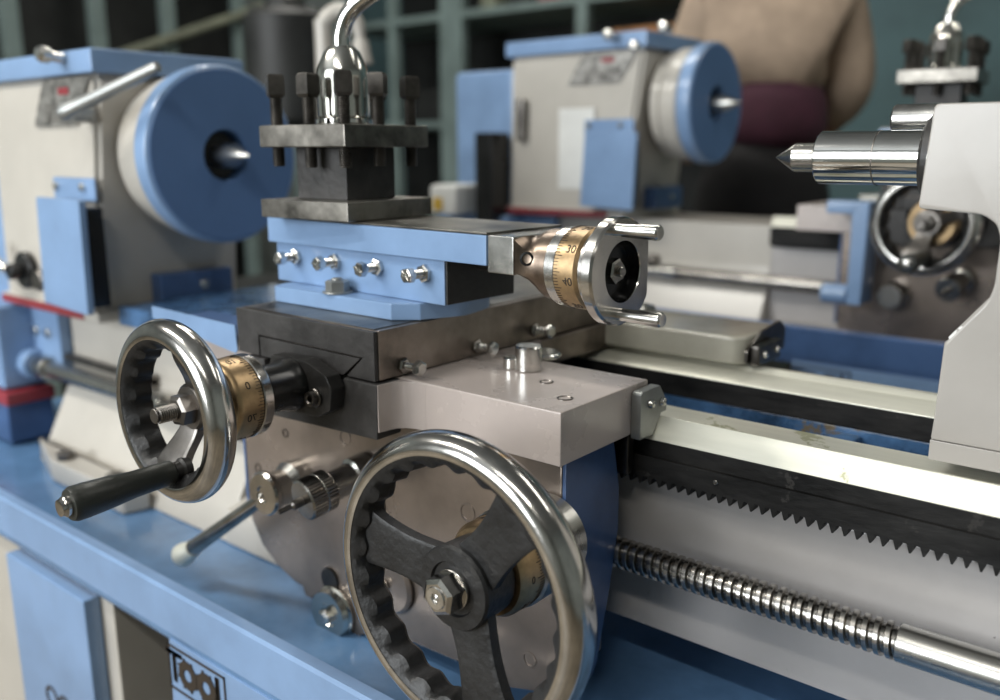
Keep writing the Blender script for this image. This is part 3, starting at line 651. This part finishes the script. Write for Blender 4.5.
def flat(a, r, h):       # two flats cut on the disc
    c = FS * math.cos(a); return min(r, .0350 / max(c, 1e-4)) if r > .0351 and c > 0 else r
dd = frame(at(.2046), (1, 0, 0))
revolve(b, [(.010, .0002), (.0400, .0), (.0430, .0025), (.0430, .0100), (.0415, .0122), (.0245, .0122), (.0235, .0100), (.0225, .0022), (.010, .0022)], at(.2046), (1, 0, 0), 96, closed=True, rad=flat)
part('disc', b, 'rim', ch)
b = NB(); revolve(b, [(.0232, .0114), (.0222, .0030), (0, .0026), (0, .0024), (.0236, .0024), (.0238, .0114)], at(.2046), (1, 0, 0), 64); part('black_recess', b, 'blackgloss', ch, 'black centre recess')
b = NB(); hexa(b, at(.2074), (1, 0, 0), .0105, .0055, .0012, phase=.3); cyl(b, at(.2125), (1, 0, 0), .0042, .0045, .0008, 24); part('centre_nut', b, 'screw', ch)
for s in (1, -1):
    b = NB(); revolve(b, [(0, 0), (.0052, 0), (.0052, .004), (.0050, .006), (.0060, .037), (.0060, .0385), (.0050, .0400), (0, .0402)], at(.2160) + Vector((0, -.011 if s > 0 else -.003, s * .0335)), (1, 0, 0), 32); part('pin_handle', b, 'zinc', ch)

# ================================================================== TOOL POST (turned 3.5 degrees)
cx, cy = -.3265, .0772
tp = thing('tool_post', 'four-way black tool post with square plates standing on the near compound rest', 'tool post', (cx, cy, 1.1330), math.radians(3.5), local=True); MAIN.append(tp)
q = lambda z: z - 1.1330
b = NB(); box(b, -.0615, .0615, -.0615, .0615, q(1.1332), q(1.1512), .0010); part('base_plate', b, 'plate', tp, 'scraped steel base plate')
b = NB(); box(b, -.0350, .0350, -.0350, .0350, q(1.1513), q(1.2020), .0012); part('core_block', b, 'blackfront', tp)
b = NB(); box(b, -.0600, .0600, -.0600, .0600, q(1.2021), q(1.2235), .0016); part('top_plate', b, 'plate', tp, 'thick dark steel top plate')
for i in (-1, 0, 1):
    for j in (-1, 0, 1):
        if i == 0 and j == 0: continue
        x, y = i * .0470, j * .0470; dz = random.uniform(-.001, .002); ph = random.uniform(0, 1.5)
        b = NB(); thread(b, (x, y, q(1.1835 + dz)), (0, 0, 1), .0063, .0690, .0022, .0010, 20)
        bo = part('clamp_bolt', b, 'bolt', tp)
        b = NB(); revolve(b, [(0, 0), (.0085, 0), (.0112, .003), (.0112, .0195), (.0090, .0225), (0, .0225)], (x, y, q(1.2500 + dz)), (0, 0, 1), 4, phase=ph); t = b
        part('bolt_head', b, 'bolt', bo)
b = NB(); revolve(b, [(0, 0), (.0285, 0), (.0290, .001), (.0290, .0060), (.0275, .0068), (0, .0068)], (0, 0, q(1.2236)), (0, 0, 1), 56); nb_ = part('clamp_washer', b, 'chrome', tp)
b = NB(); revolve(b, [(0, 0), (.0240, 0), (.0255, .002), (.0258, .006), (.0258, .040), (.0250, .0480), (.0180, .0640), (.0130, .0690), (0, .0690)], (0, 0, q(1.2304)), (0, 0, 1), 64); dm = part('clamp_nut', b, 'nutsteel', tp, 'chromed bell-shaped clamp nut')
b = NB(); pth = spline([(0, 0, q(1.297)), (.001, 0, q(1.312)), (.010, .003, q(1.331)), (.030, .010, q(1.346)), (.055, .018, q(1.356)), (.14, .045, q(1.385))], 8)
tube(b, pth, .0088, 28); lv = part('clamp_lever', b, 'chrome', tp, 'bent chrome lever')
b = NB(); revolve(b, [(0, 0), (.010, .001), (.016, .010), (.018, .022), (.015, .034), (.008, .041), (0, .043)], (.135, .0435, q(1.383)), (.085, .027, .029), 40); part('lever_knob', b, 'plastic', lv)

# ================================================================== TAILSTOCK
tsk = thing('tailstock', 'grey cast tailstock cut by the right frame edge, worn at its ledge', 'tailstock', (.34, .25, .9685))
out = [(.2085, 1.2315), (.2040, 1.157), (.2480, 1.1545), (.2570, 1.148), (.2605, 1.138), (.2600, 1.105), (.2570, 1.093), (.2350, 1.0635), (.2315, 1.0605), (.2300, 1.000), (.2292, .9848), (.50, .9848), (.50, 1.2315)]
b = NB(); prism(b, fillet(out, [.004, .004, .006, .003, .004, .004, .004, .002, .002, 0, 0, 0, .004], 3), 'y', .160, .3100, .0018, 2)
part('body_casting', b, 'tail', tsk)
b = NB(); prism(b, [(.2575, 1.0960), (.2340, 1.0645), (.2355, 1.0610), (.262, 1.0915)], 'y', .1610, .3090, 0)
part('worn_ledge', b, 'tail_worn', tsk, 'ledge with chipped white paint')
b = NB(); box(b, .2291, .5, .1600, .3102, .9690, .9845, .0006); part('base_plate', b, 'tail', tsk)
b = NB(); revolve(b, [(.022, .0), (.031, 0), (.0345, .003), (.0365, .022), (.022, .022)], (.1895, .2320, 1.1925), (1, 0, 0), 64, closed=True); part('barrel_nose', b, 'black', tsk, 'dark ring round the quill')
b = NB(); cyl(b, (.1045, .2300, 1.1925), (1, 0, 0), .0220, .22, .0012, 64)
qu = part('quill', b, 'chrome', tsk, 'polished quill'); b = NB(); revolve(b, [(.0219, 0), (.0223, .0002), (.0223, .001), (.0219, .0012)], (.152, .23, 1.1925), (1, 0, 0), 64, closed=True); part('score_ring', b, 'darksteel', qu)
b = NB(); revolve(b, [(0, 0), (.0004, 0), (.0118, .0170), (.0122, .0180), (.0122, .045), (0, .045)], (.0650, .2300, 1.1925), (1, 0, 0), 56); part('live_centre', b, 'steel', tsk, 'pointed centre')
b = NB(); cyl(b, (.149, .272, 1.2240), (1, 0, 0), .0125, .06, .002, 36); part('clamp_spindle', b, 'zinc', tsk)
b = NB(); prism(b, [(.215, .280), (.215, 1.0), (.24, 1.0), (.24, .28)][:0] or [(.30, 1.232), (.36, 1.232), (.355, 1.25), (.305, 1.25)], 'y', .2, .27, .003); part('top_boss', b, 'tail', tsk)

# ================================================================== LATHE BEHIND: a copy of each thing, carriage group shifted
OFF = Vector((.25, 1.05, .10))
SHIFT = {o.name for o in (cg, aw, cw, sb, cs, gu, cp, ch, tp)}
BEHIND = {
    'lathe_bed': 'blurred lathe bed of the second machine standing behind', 'lead_screw': 'lead screw of the blurred lathe behind, long pale horizontal bar',
    'switch_rod': 'thin rod on the blurred lathe behind, beside its headstock', 'chip_tray': 'blue chip tray of the blurred lathe behind',
    'machine_stand': 'stand under the blurred lathe behind', 'headstock': 'blurred headstock with light blue lid in the background centre',
    'feed_gearbox': 'blurred light blue gearbox left of the background headstock', 'faceplate': 'blurred blue faceplate seen nearly edge-on in the background',
    'carriage': 'blurred carriage and apron in the background at right', 'feed_knob': 'blurred steel knob on the background apron',
    'half_nut_lever': 'blurred lever on the background apron', 'apron_handwheel': 'large blurred handwheel on the background apron, mostly behind the tailstock',
    'cross_slide_handwheel': 'blurred handwheel with dark centre seen through the tailstock gap', 'screw_bearing': 'blurred black bearing bracket behind the background handwheel',
    'cross_slide': 'blurred cross slide of the background lathe', 'chip_guard': 'blurred light blue sheet guard on the background carriage',
    'way_cover': 'blurred blue sheet with painted-in shade beside the background faceplate', 'compound_rest': 'blurred compound rest on the background lathe',
    'compound_handwheel': 'small blurred pin handwheel on the background compound rest', 'tool_post': 'blurred tool post shining white above the tailstock quill',
}
for o in list(MAIN):
    if o in (wc_, gu): continue
    c = copy_tree(o)
    c.location = Vector(o.location) + OFF + (Vector((.05, 0, 0)) if o.name in SHIFT else Vector((0, 0, 0)))
    c['label'] = BEHIND[o.name]
    if o is hs:
        for ch_ in list(c.children):
            if ch_.name.split('.')[0] in ('speed_lever', 'selector_knob', 'gear_knob'):
                for g_ in list(ch_.children): bpy.data.objects.remove(g_)
                bpy.data.objects.remove(ch_)
        for dx, dz in ((.075, -.03), (.14, .002)):
            cap = [k_ for k_ in hs.children if k_.name.startswith('oil_cap')][0].copy(); COL.objects.link(cap); cap.parent = c; cap.location = (dx, -.02, dz)
pl = solo('concrete_plinth', box(NB(), -1.25, 1.3, .93, 1.62, .0005, .0995, .008), 'wallgrey', 'low concrete plinth carrying the background lathe', 'plinth')
hs2 = [o for o in bpy.data.objects if o.get('label') == BEHIND['headstock']][0]
ROOT[hs2.name] = (Vector(hs2.location), False)
b = NB(); box(b, -.934, -.912, 1.125, 1.1425, 1.215, 1.31, .006); part('pull_handle', b, 'darksteel', hs2)
b = NB(); box(b, -1.02, -.967, 1.08, 1.148, .97, 1.235, .006); part('belt_guard', b, 'blackgloss', hs2)
b = NB(); box(b, -1.13, -1.045, 1.04, 1.155, 1.045, 1.115, .01); sw_ = part('control_box', b, 'white', hs2); b = NB(); box(b, -1.115, -1.085, 1.037, 1.0395, 1.055, 1.085, .001); part('sticker', b, 'yellow', sw_)
for g_ in [g for o in bpy.data.objects if o.name.startswith('half_nut_lever.') for g in o.children]: bpy.data.objects.remove(g_)
for o in list(bpy.data.objects):
    if o.name in ('chip_tray.001',): 
        o.location.z += .045
        for g_ in o.children: g_.data = g_.data.copy(); g_.data.materials[0] = M['bluedark']
    if o.name == 'machine_stand.001': o.scale.z = (.69 + .045) / .69
# cards on the background headstock
for (x0, x1, z0, z1, lb) in ((-.822, -.728, 1.11, 1.285, 'pale instruction card on the front of the background headstock'),):
    solo('instruction_card', box(NB(), x0, x1, 1.1415, 1.1425, z0, z1, .0003), 'white', lb, 'card')

sbk = thing('stop_bracket', 'blurred upright light blue bracket standing before the background carriage', 'bracket', (-.12, .99, .95))
b = NB(); prism(b, [(-.110, .94), (-.086, .94), (-.084, 1.112), (-.112, 1.112)], 'y', .985, 1.045, .003); box(b, -.155, -.105, .985, 1.03, 1.092, 1.113, .003); part('upright', b, 'blue', sbk)
b = NB(); cyl(b, (-.155, 1.0, .955), (1, 0, 0), .017, .044, .002); part('rod_bush', b, 'blue', sbk)
# ================================================================== ROOM
RX0, RX1, RY0, RY1, RH = -4.5, 3.2, -3.4, 3.7, 3.3
struct('floor', box(NB(), RX0, RX1, RY0, RY1, -.08, 0, 0), 'floor')
struct('ceiling', box(NB(), RX0, RX1, RY0, RY1, RH, RH + .08, 0), 'ceil')
struct('wall_back', box(NB(), RX0, RX1, RY1, RY1 + .1, 0, RH, 0), 'teal')
struct('wall_left', box(NB(), RX0 - .1, RX0, RY0, RY1, 0, RH, 0), 'wallgrey')
struct('wall_right', box(NB(), RX1, RX1 + .1, RY0, RY1, 0, RH, 0), 'wallgrey')
struct('wall_front', box(NB(), RX0, RX1, RY0 - .1, RY0, 0, RH, 0), 'wallgrey')

# ---- storage racks
def rack(name, label, o, ux, uy, L, D, posts, shelves, H):
    """o: start corner, u: run direction"""
    t = thing(name, label, 'rack', o, group='pale teal storage racks')
    U = Vector((ux, uy, 0)); V = Vector((-uy, ux, 0)); O = Vector(o)
    m = Matrix((U, V, Vector((0, 0, 1)))).transposed().to_4x4(); m.translation = O
    for s, w in posts:
        for dpt in (0,):
            part('post', box(NB(), s - w / 2, s + w / 2, dpt, dpt + .05, 0, H, .002, 1, m), 'rackteal', t)
    for z in shelves: part('shelf', box(NB(), 0, L, .002, D - .002, z, z + .035, .002, 1, m), 'rackteal', t)
    part('back_panel', box(NB(), 0, L, D, D + .02, .1, H, .002, 1, m), 'dark', t)
    return m
mL = rack('storage_rack', 'tall pale teal steel rack along the left wall', (-3.78, .35, 0), 0, 1, 2.5, .55, [(.10, .05), (.52, .06), (.92, .07), (1.31, .065), (1.67, .065), (2.08, .06), (2.44, .06)], (.3, .8, 1.28, 2.35), 2.6)
mB = rack('storage_rack', 'tall pale teal steel rack against the back wall', (-3.75, 3.02, 0), 1, 0, 2.42, .55, [(.04, .05), (.47, .05), (.90, .15), (1.70, .06), (2.38, .05)], (.3, .8, 1.30, 1.835, 2.3), 2.6)
items = [(mL, .72, 1.315, .24, .30, .18, 'card', 'cardboard_box', 'brown box on the left rack, middle shelf', 'box'),
         (mL, 1.12, 1.315, .22, .26, .12, 'olive', 'metal_bin', 'olive bin on the left rack beside the brown box', 'bin'),
         (mL, 2.26, 1.315, .20, .28, .20, 'dark', 'tool_case', 'dark case on the left rack, nearest the corner', 'case'),
         (mB, 1.08, 1.87, .10, .20, .16, 'olive', 'metal_bin', 'olive bin on the top back shelf, leftmost', 'bin'),
         (mB, 1.28, 1.87, .14, .22, .12, 'dark', 'tool_case', 'dark case on the top back shelf', 'case'),
         (mB, 1.47, 1.87, .15, .20, .10, 'red', 'plastic_crate', 'red crate on the top back shelf', 'crate'),
         (mB, 1.90, 1.87, .16, .24, .22, 'card', 'cardboard_box', 'brown box on the top back shelf beside the orange one', 'box'),
         (mB, 2.16, 1.87, .18, .24, .20, 'orange', 'cardboard_box', 'orange-brown box on the top back shelf, rightmost', 'box'),
         (mB, 1.98, 1.335, .30, .30, .38, 'orange', 'storage_carton', 'tall orange-brown carton on the middle back shelf', 'carton'),
         (mB, .70, 1.335, .26, .30, .16, 'dark', 'tool_case', 'dark case on the middle back shelf, left', 'case'),
         (mB, 1.40, 1.335, .20, .30, .14, 'card', 'cardboard_box', 'low brown box on the middle back shelf', 'box')]
for (m, s, z, w, d, h, mt, nm, lb, ct) in items:
    b = NB(); box(b, s - w / 2, s + w / 2, .08, .08 + d, z + .0008, z + h, .004, 1, m)
    t = thing(nm, lb, ct, m @ Vector((s, .08 + d / 2, z + .0008)), group='boxes and cases on the storage racks'); part('body', b, mt, t)
    b = NB(); box(b, s - w / 2 - .004, s + w / 2 + .004, .076, .084 + d, z + h - .02, z + h + .006, .002, 1, m); part('lid', b, mt, t)
rk_l = [o for o in bpy.data.objects if o.name == 'storage_rack'][0]
part('brace', tube(NB(), [(-3.74, 1.55, 1.56), (-3.74, 2.84, 2.03)], .022, 12), 'olive', rk_l, 'slanting dark brace')

# ---- bench drill (dark round belt cover and cream neck) behind the tool post
bd_ = thing('bench_drill', 'blurred black-headed drilling machine with cream neck behind the tool post', 'drilling machine', (-1.64, 1.0, 0))
cx2, cy2 = -1.64, .99
b = NB(); box(b, cx2 - .22, cx2 + .22, cy2 - .2, cy2 + .3, .0005, .80, .006); part('cabinet', b, 'cream', bd_)
b = NB(); box(b, cx2 - .18, cx2 + .18, cy2 - .17, cy2 + .26, .8005, .84, .006); part('base', b, 'dark', bd_)
b = NB(); cyl(b, (cx2 + .02, cy2 + .17, .8405), (0, 0, 1), .035, .56, .002); part('column', b, 'steel', bd_)
b = NB(); cyl(b, (cx2, cy2 + .05, 1.255), (0, 0, 1), .112, .30, .02, 64); hd = part('belt_cover', b, 'dark', bd_, 'large black round belt cover')
b = NB(); cyl(b, (cx2, cy2 - .02, 1.05), (0, 0, 1), .03, .204, .002); part('spindle', b, 'steel', bd_)
b = NB(); revolve(b, [(0, 0), (.05, 0), (.055, .006), (.055, .02), (.05, .026), (0, .026)], (cx2, cy2 + .05, 1.5555), (0, 0, 1), 40); part('cover_cap', b, 'dark', bd_)
wl = thing('work_lamp', 'blurred cream arched work lamp neck beside the black drill head', 'work lamp', (-1.16, .76, 0))
b = NB(); cyl(b, (-1.16, .76, .0005), (0, 0, 1), .13, .03, .004); part('lamp_base', b, 'dark', wl)
b = NB(); tube(b, spline([(-1.16, .76, .03), (-1.16, .76, .8), (-1.16, .76, 1.40), (-1.158, .762, 1.455), (-1.135, .782, 1.480), (-1.105, .803, 1.460), (-1.098, .808, 1.42)], 8), lambda t: .018 if t < .75 else .018 - .008 * (t - .75) * 4, 20); part('lamp_neck', b, 'cream', wl)
b = NB(); revolve(b, [(.012, .05), (.016, .045), (.024, 0), (.022, 0), (.014, .043), (.010, .048)], (-1.098, .808, 1.375), (0, 0, 1), 32, closed=True); part('lamp_shade', b, 'cream', wl)

# ================================================================== PERSON
def skin_body(name, joints, edges, mt, parent, sub=2, root=0):
    me = bpy.data.meshes.new(name); me.from_pydata([j[:3] for j in joints], edges, [])
    o = bpy.data.objects.new(name, me); COL.objects.link(o)
    sk = o.modifiers.new('Skin', 'SKIN'); sk.use_smooth_shade = True
    for i, j in enumerate(joints):
        r = j[3]; me.skin_vertices[0].data[i].radius = r if isinstance(r, tuple) else (r, r)
        me.skin_vertices[0].data[i].use_root = (i == root)
    ss = o.modifiers.new('Sub', 'SUBSURF'); ss.levels = sub; ss.render_levels = sub
    dg = bpy.context.evaluated_depsgraph_get(); dg.update()
    m2 = bpy.data.meshes.new_from_object(o.evaluated_get(dg)); bpy.data.objects.remove(o)
    bm = bmesh.new(); bm.from_mesh(m2); bpy.data.meshes.remove(m2)
    return bm
solo('duckboard', box(NB(), -.98, -.22, 1.72, 2.4, .0005, .0805, .01), 'card', 'low wooden board the person stands on', 'board')
pr = thing('person', 'blurred person in beige top over maroon, standing beyond the background lathe', 'person', (-.62, 2.02, 0), 0)
px, py = -.685, 1.955
fx, fy = -.62, -.02           # where the chest faces
def J(a, f, z, r): # a: along shoulders, f: forward
    sx, sy = .775, .632
    gx, gy = -.632, .775
    return (px + a * sx + f * gx, py + a * sy + f * gy, z * 1.05 + .082, r)
body = [J(0, 0, .98, .13), J(0, .01, 1.12, .125), J(0, .0, 1.30, .14), J(0, .0, 1.45, .125), J(0, .01, 1.53, .06), J(0, .03, 1.60, .052), J(0, .04, 1.67, .080), J(0, .035, 1.76, .085),
        J(-.19, 0, 1.45, .060), J(-.25, .02, 1.20, .045), J(-.20, .20, 1.08, .036), J(-.17, .26, 1.06, .028),
        J(.19, 0, 1.45, .060), J(.25, .02, 1.20, .045), J(.20, .20, 1.08, .036), J(.17, .26, 1.06, .028),
        J(-.10, 0, .88, .092), J(-.11, .01, .50, .060), J(-.12, -.02, .10, .042), J(-.12, .12, .035, .034),
        J(.10, 0, .88, .092), J(.11, .01, .50, .060), J(.12, -.02, .10, .042), J(.12, .12, .035, .034)]
be = [(0, 1), (1, 2), (2, 3), (3, 4), (4, 5), (5, 6), (6, 7), (3, 8), (8, 9), (9, 10), (10, 11), (3, 12), (12, 13), (13, 14), (14, 15), (0, 16), (16, 17), (17, 18), (18, 19), (0, 20), (20, 21), (21, 22), (22, 23)]
b = skin_body('b', body, be, 'skin', None)
# five fingers on each hand
for s in (-1, 1):
    for k, (dx, L_) in enumerate(((-.027, .060), (-.010, .075), (.008, .080), (.025, .070))):
        p0 = Vector(J(s * .17 + dx, .27, 1.055, 0)[:3]); p1 = Vector(J(s * .17 + dx * 1.15, .27 + L_ * .7, 1.045, 0)[:3]); p2 = Vector(J(s * .17 + dx * 1.1, .27 + L_, 1.020, 0)[:3])
        tube(b, spline([p0, p1, p2], 4), lambda t: .009 - .003 * t, 10)
    p0 = Vector(J(s * .17 - s * .028, .245, 1.055, 0)[:3]); p1 = Vector(J(s * .17 - s * .052, .275, 1.05, 0)[:3]); p2 = Vector(J(s * .17 - s * .055, .305, 1.04, 0)[:3])
    tube(b, spline([p0, p1, p2], 4), lambda t: .010 - .003 * t, 10)
# nose, ears
for a, f, z, r in ((0, .128, 1.70, .013), (-.086, .035, 1.71, .016), (.086, .035, 1.71, .016)):
    t = bmesh.new(); bmesh.ops.create_icosphere(t, subdivisions=2, radius=r); merge(b, t, Matrix.Translation(Vector(J(a, f, z, 0)[:3])) @ Matrix.Diagonal((1, 1, 1.6, 1)))
pb = part('body', b, 'skin', pr)
cloth = [J(0, -.005, 1.145, .192), J(0, -.005, 1.40, .165), J(0, -.0, 1.55, .095), J(-.18, -.005, 1.44, .090), J(-.235, .01, 1.22, .075), J(-.215, .12, 1.14, .058), J(.18, -.005, 1.44, .090), J(.235, .01, 1.22, .075), J(.215, .12, 1.14, .058)]
b = skin_body('s', cloth, [(0, 1), (1, 2), (1, 3), (3, 4), (4, 5), (1, 6), (6, 7), (7, 8)], 'shirt', None); part('shirt', b, 'shirt', pr, 'beige upper garment')
cl2 = [J(0, 0, 1.26, .160), J(0, 0, 1.16, .176), J(0, 0, 1.03, .186)]
b = skin_body('s', cl2, [(0, 1), (1, 2)], 'maroon', None); part('waistcoat_lower', b, 'maroon', pr, 'maroon lower garment')
cl3 = [J(0, 0, 1.13, .172), J(0, 0, .95, .200), J(-.100, 0, .84, .130), J(-.115, .01, .50, .095), J(-.12, -.015, .09, .078), J(.100, 0, .84, .130), J(.115, .01, .50, .095), J(.12, -.015, .09, .078)]
b = skin_body('s', cl3, [(0, 1), (1, 2), (2, 3), (3, 4), (1, 5), (5, 6), (6, 7)], 'trouser', None); part('trousers', b, 'trouser', pr)
for s in (-1, 1):
    b = skin_body('s', [J(s * .12, -.05, .045, .043), J(s * .12, .06, .045, .046), J(s * .12, .17, .038, .036)], [(0, 1), (1, 2)], 'shoe', None)
    for v in b.verts: v.co.z = max(v.co.z, .0815)
    part('shoe', b, 'shoe', pr)
b = NB(); t = bmesh.new(); bmesh.ops.create_uvsphere(t, u_segments=28, v_segments=18, radius=.108)
bmesh.ops.delete(t, geom=[v for v in t.verts if v.co.z < -.055], context='VERTS')
merge(b, t, Matrix.Translation(Vector(J(0, .015, 1.745, 0)[:3])) @ Matrix.Diagonal((1, 1, 1.02, 1))); part('hair', b, 'hair', pr)
for s in (-1, 1):
    b = NB(); t = bmesh.new(); bmesh.ops.create_icosphere(t, subdivisions=2, radius=.011); merge(b, t, Matrix.Translation(Vector(J(s * .034, .112, 1.735, 0)[:3]))); part('eye', b, 'white', pr)
b = NB(); tube(b, [J(-.026, .118, 1.655, 0)[:3], J(0, .126, 1.653, 0)[:3], J(.026, .118, 1.655, 0)[:3]], .006, 10); part('mouth', b, 'red', pr)

# ================================================================== LIGHTS
def area(name, loc, rot, sx, sy, power, col=(1, 1, 1)):
    l = bpy.data.lights.new(name, 'AREA'); l.shape = 'RECTANGLE'; l.size = sx; l.size_y = sy; l.energy = power; l.color = col
    o = bpy.data.objects.new(name, l); COL.objects.link(o); o.location = loc; o.rotation_euler = rot; return o
k = 0
for (x, y, p_) in ((-1.7, -1.3, 55), (.55, -1.9, 26), (-1.7, 1.2, 22), (1.1, 1.2, 10), (-2.6, 2.6, 14), (1.5, 3.0, 10)):
    t = thing('ceiling_light', ['long ceiling light over the near aisle, left', 'long ceiling light over the near aisle, right', 'long ceiling light over the background lathe, left', 'long ceiling light over the background lathe, right', 'long ceiling light before the racks', 'long ceiling light by the back wall, right'][k], 'ceiling light', (x, y, RH - .12), group='long ceiling lights')
    part('fixture', box(NB(), x - .75, x + .75, y - .10, y + .10, RH - .10, RH - .002, .006), 'white', t); k += 1
    area('strip_lamp', (x, y, RH - .115), (0, 0, 0), 1.45, .16, p_, (1, .97, .90))
# unseen shop window, added as the soft light from front left
t = bpy.data.objects.new('added_window_1', None); COL.objects.link(t); t['kind'] = 'structure'; t.location = (-1.3, RY0, 1.9)
def wpart(nm, bm, mt):
    bmesh.ops.translate(bm, verts=bm.verts[:], vec=-Vector(t.location)); o = bpy.data.objects.new(nm, finish(nm, bm, mt)); COL.objects.link(o); o.parent = t; return o
b = NB()
for (a0, a1, c0, c1) in ((-2.5, -2.44, 1.0, 2.8), (-.16, -.1, 1.0, 2.8), (-2.5, -.1, 1.0, 1.06), (-2.5, -.1, 2.74, 2.8), (-1.33, -1.27, 1.0, 2.8)): box(b, a0, a1, RY0 + .001, RY0 + .07, c0, c1, .004)
wpart('added_window_frame', b, 'white')
area('added_window_light', (-1.3, RY0 + .03, 1.9), (PI / 2, 0, 0), 2.3, 1.7, 130, (.93, .97, 1.0))

wld = bpy.data.worlds.new('world'); S.world = wld; wld.use_nodes = True
wld.node_tree.nodes['Background'].inputs[0].default_value = (.6, .65, .7, 1); wld.node_tree.nodes['Background'].inputs[1].default_value = .3

for o in list(bpy.data.objects):
    if o.type == 'MESH':
        w = o.modifiers.new('WeightedNormal', 'WEIGHTED_NORMAL'); w.keep_sharp = True; w.weight = 80

# ================================================================== CAMERA
cam = bpy.data.cameras.new('camera'); co = bpy.data.objects.new('camera', cam); COL.objects.link(co)
R3 = Matrix(((0.77478654, -0.13718493, 0.61715971), (0.63221810, 0.17192718, -0.75547423), (-0.00246685, 0.97551081, 0.21993766)))
mw = R3.to_4x4(); mw.translation = Vector((.3885, -.5504, 1.2019)); co.matrix_world = mw
cam.sensor_width = 36; cam.lens = 900 / 1000 * 36; cam.clip_start = .02
cam.dof.use_dof = True; cam.dof.focus_distance = .72; cam.dof.aperture_fstop = 3.1
S.camera = co
S.view_settings.view_transform = 'Standard'; S.view_settings.look = 'None'; S.view_settings.gamma = 1; S.view_settings.exposure = .16
try: S.view_settings.use_curve_mapping = False
except Exception: pass
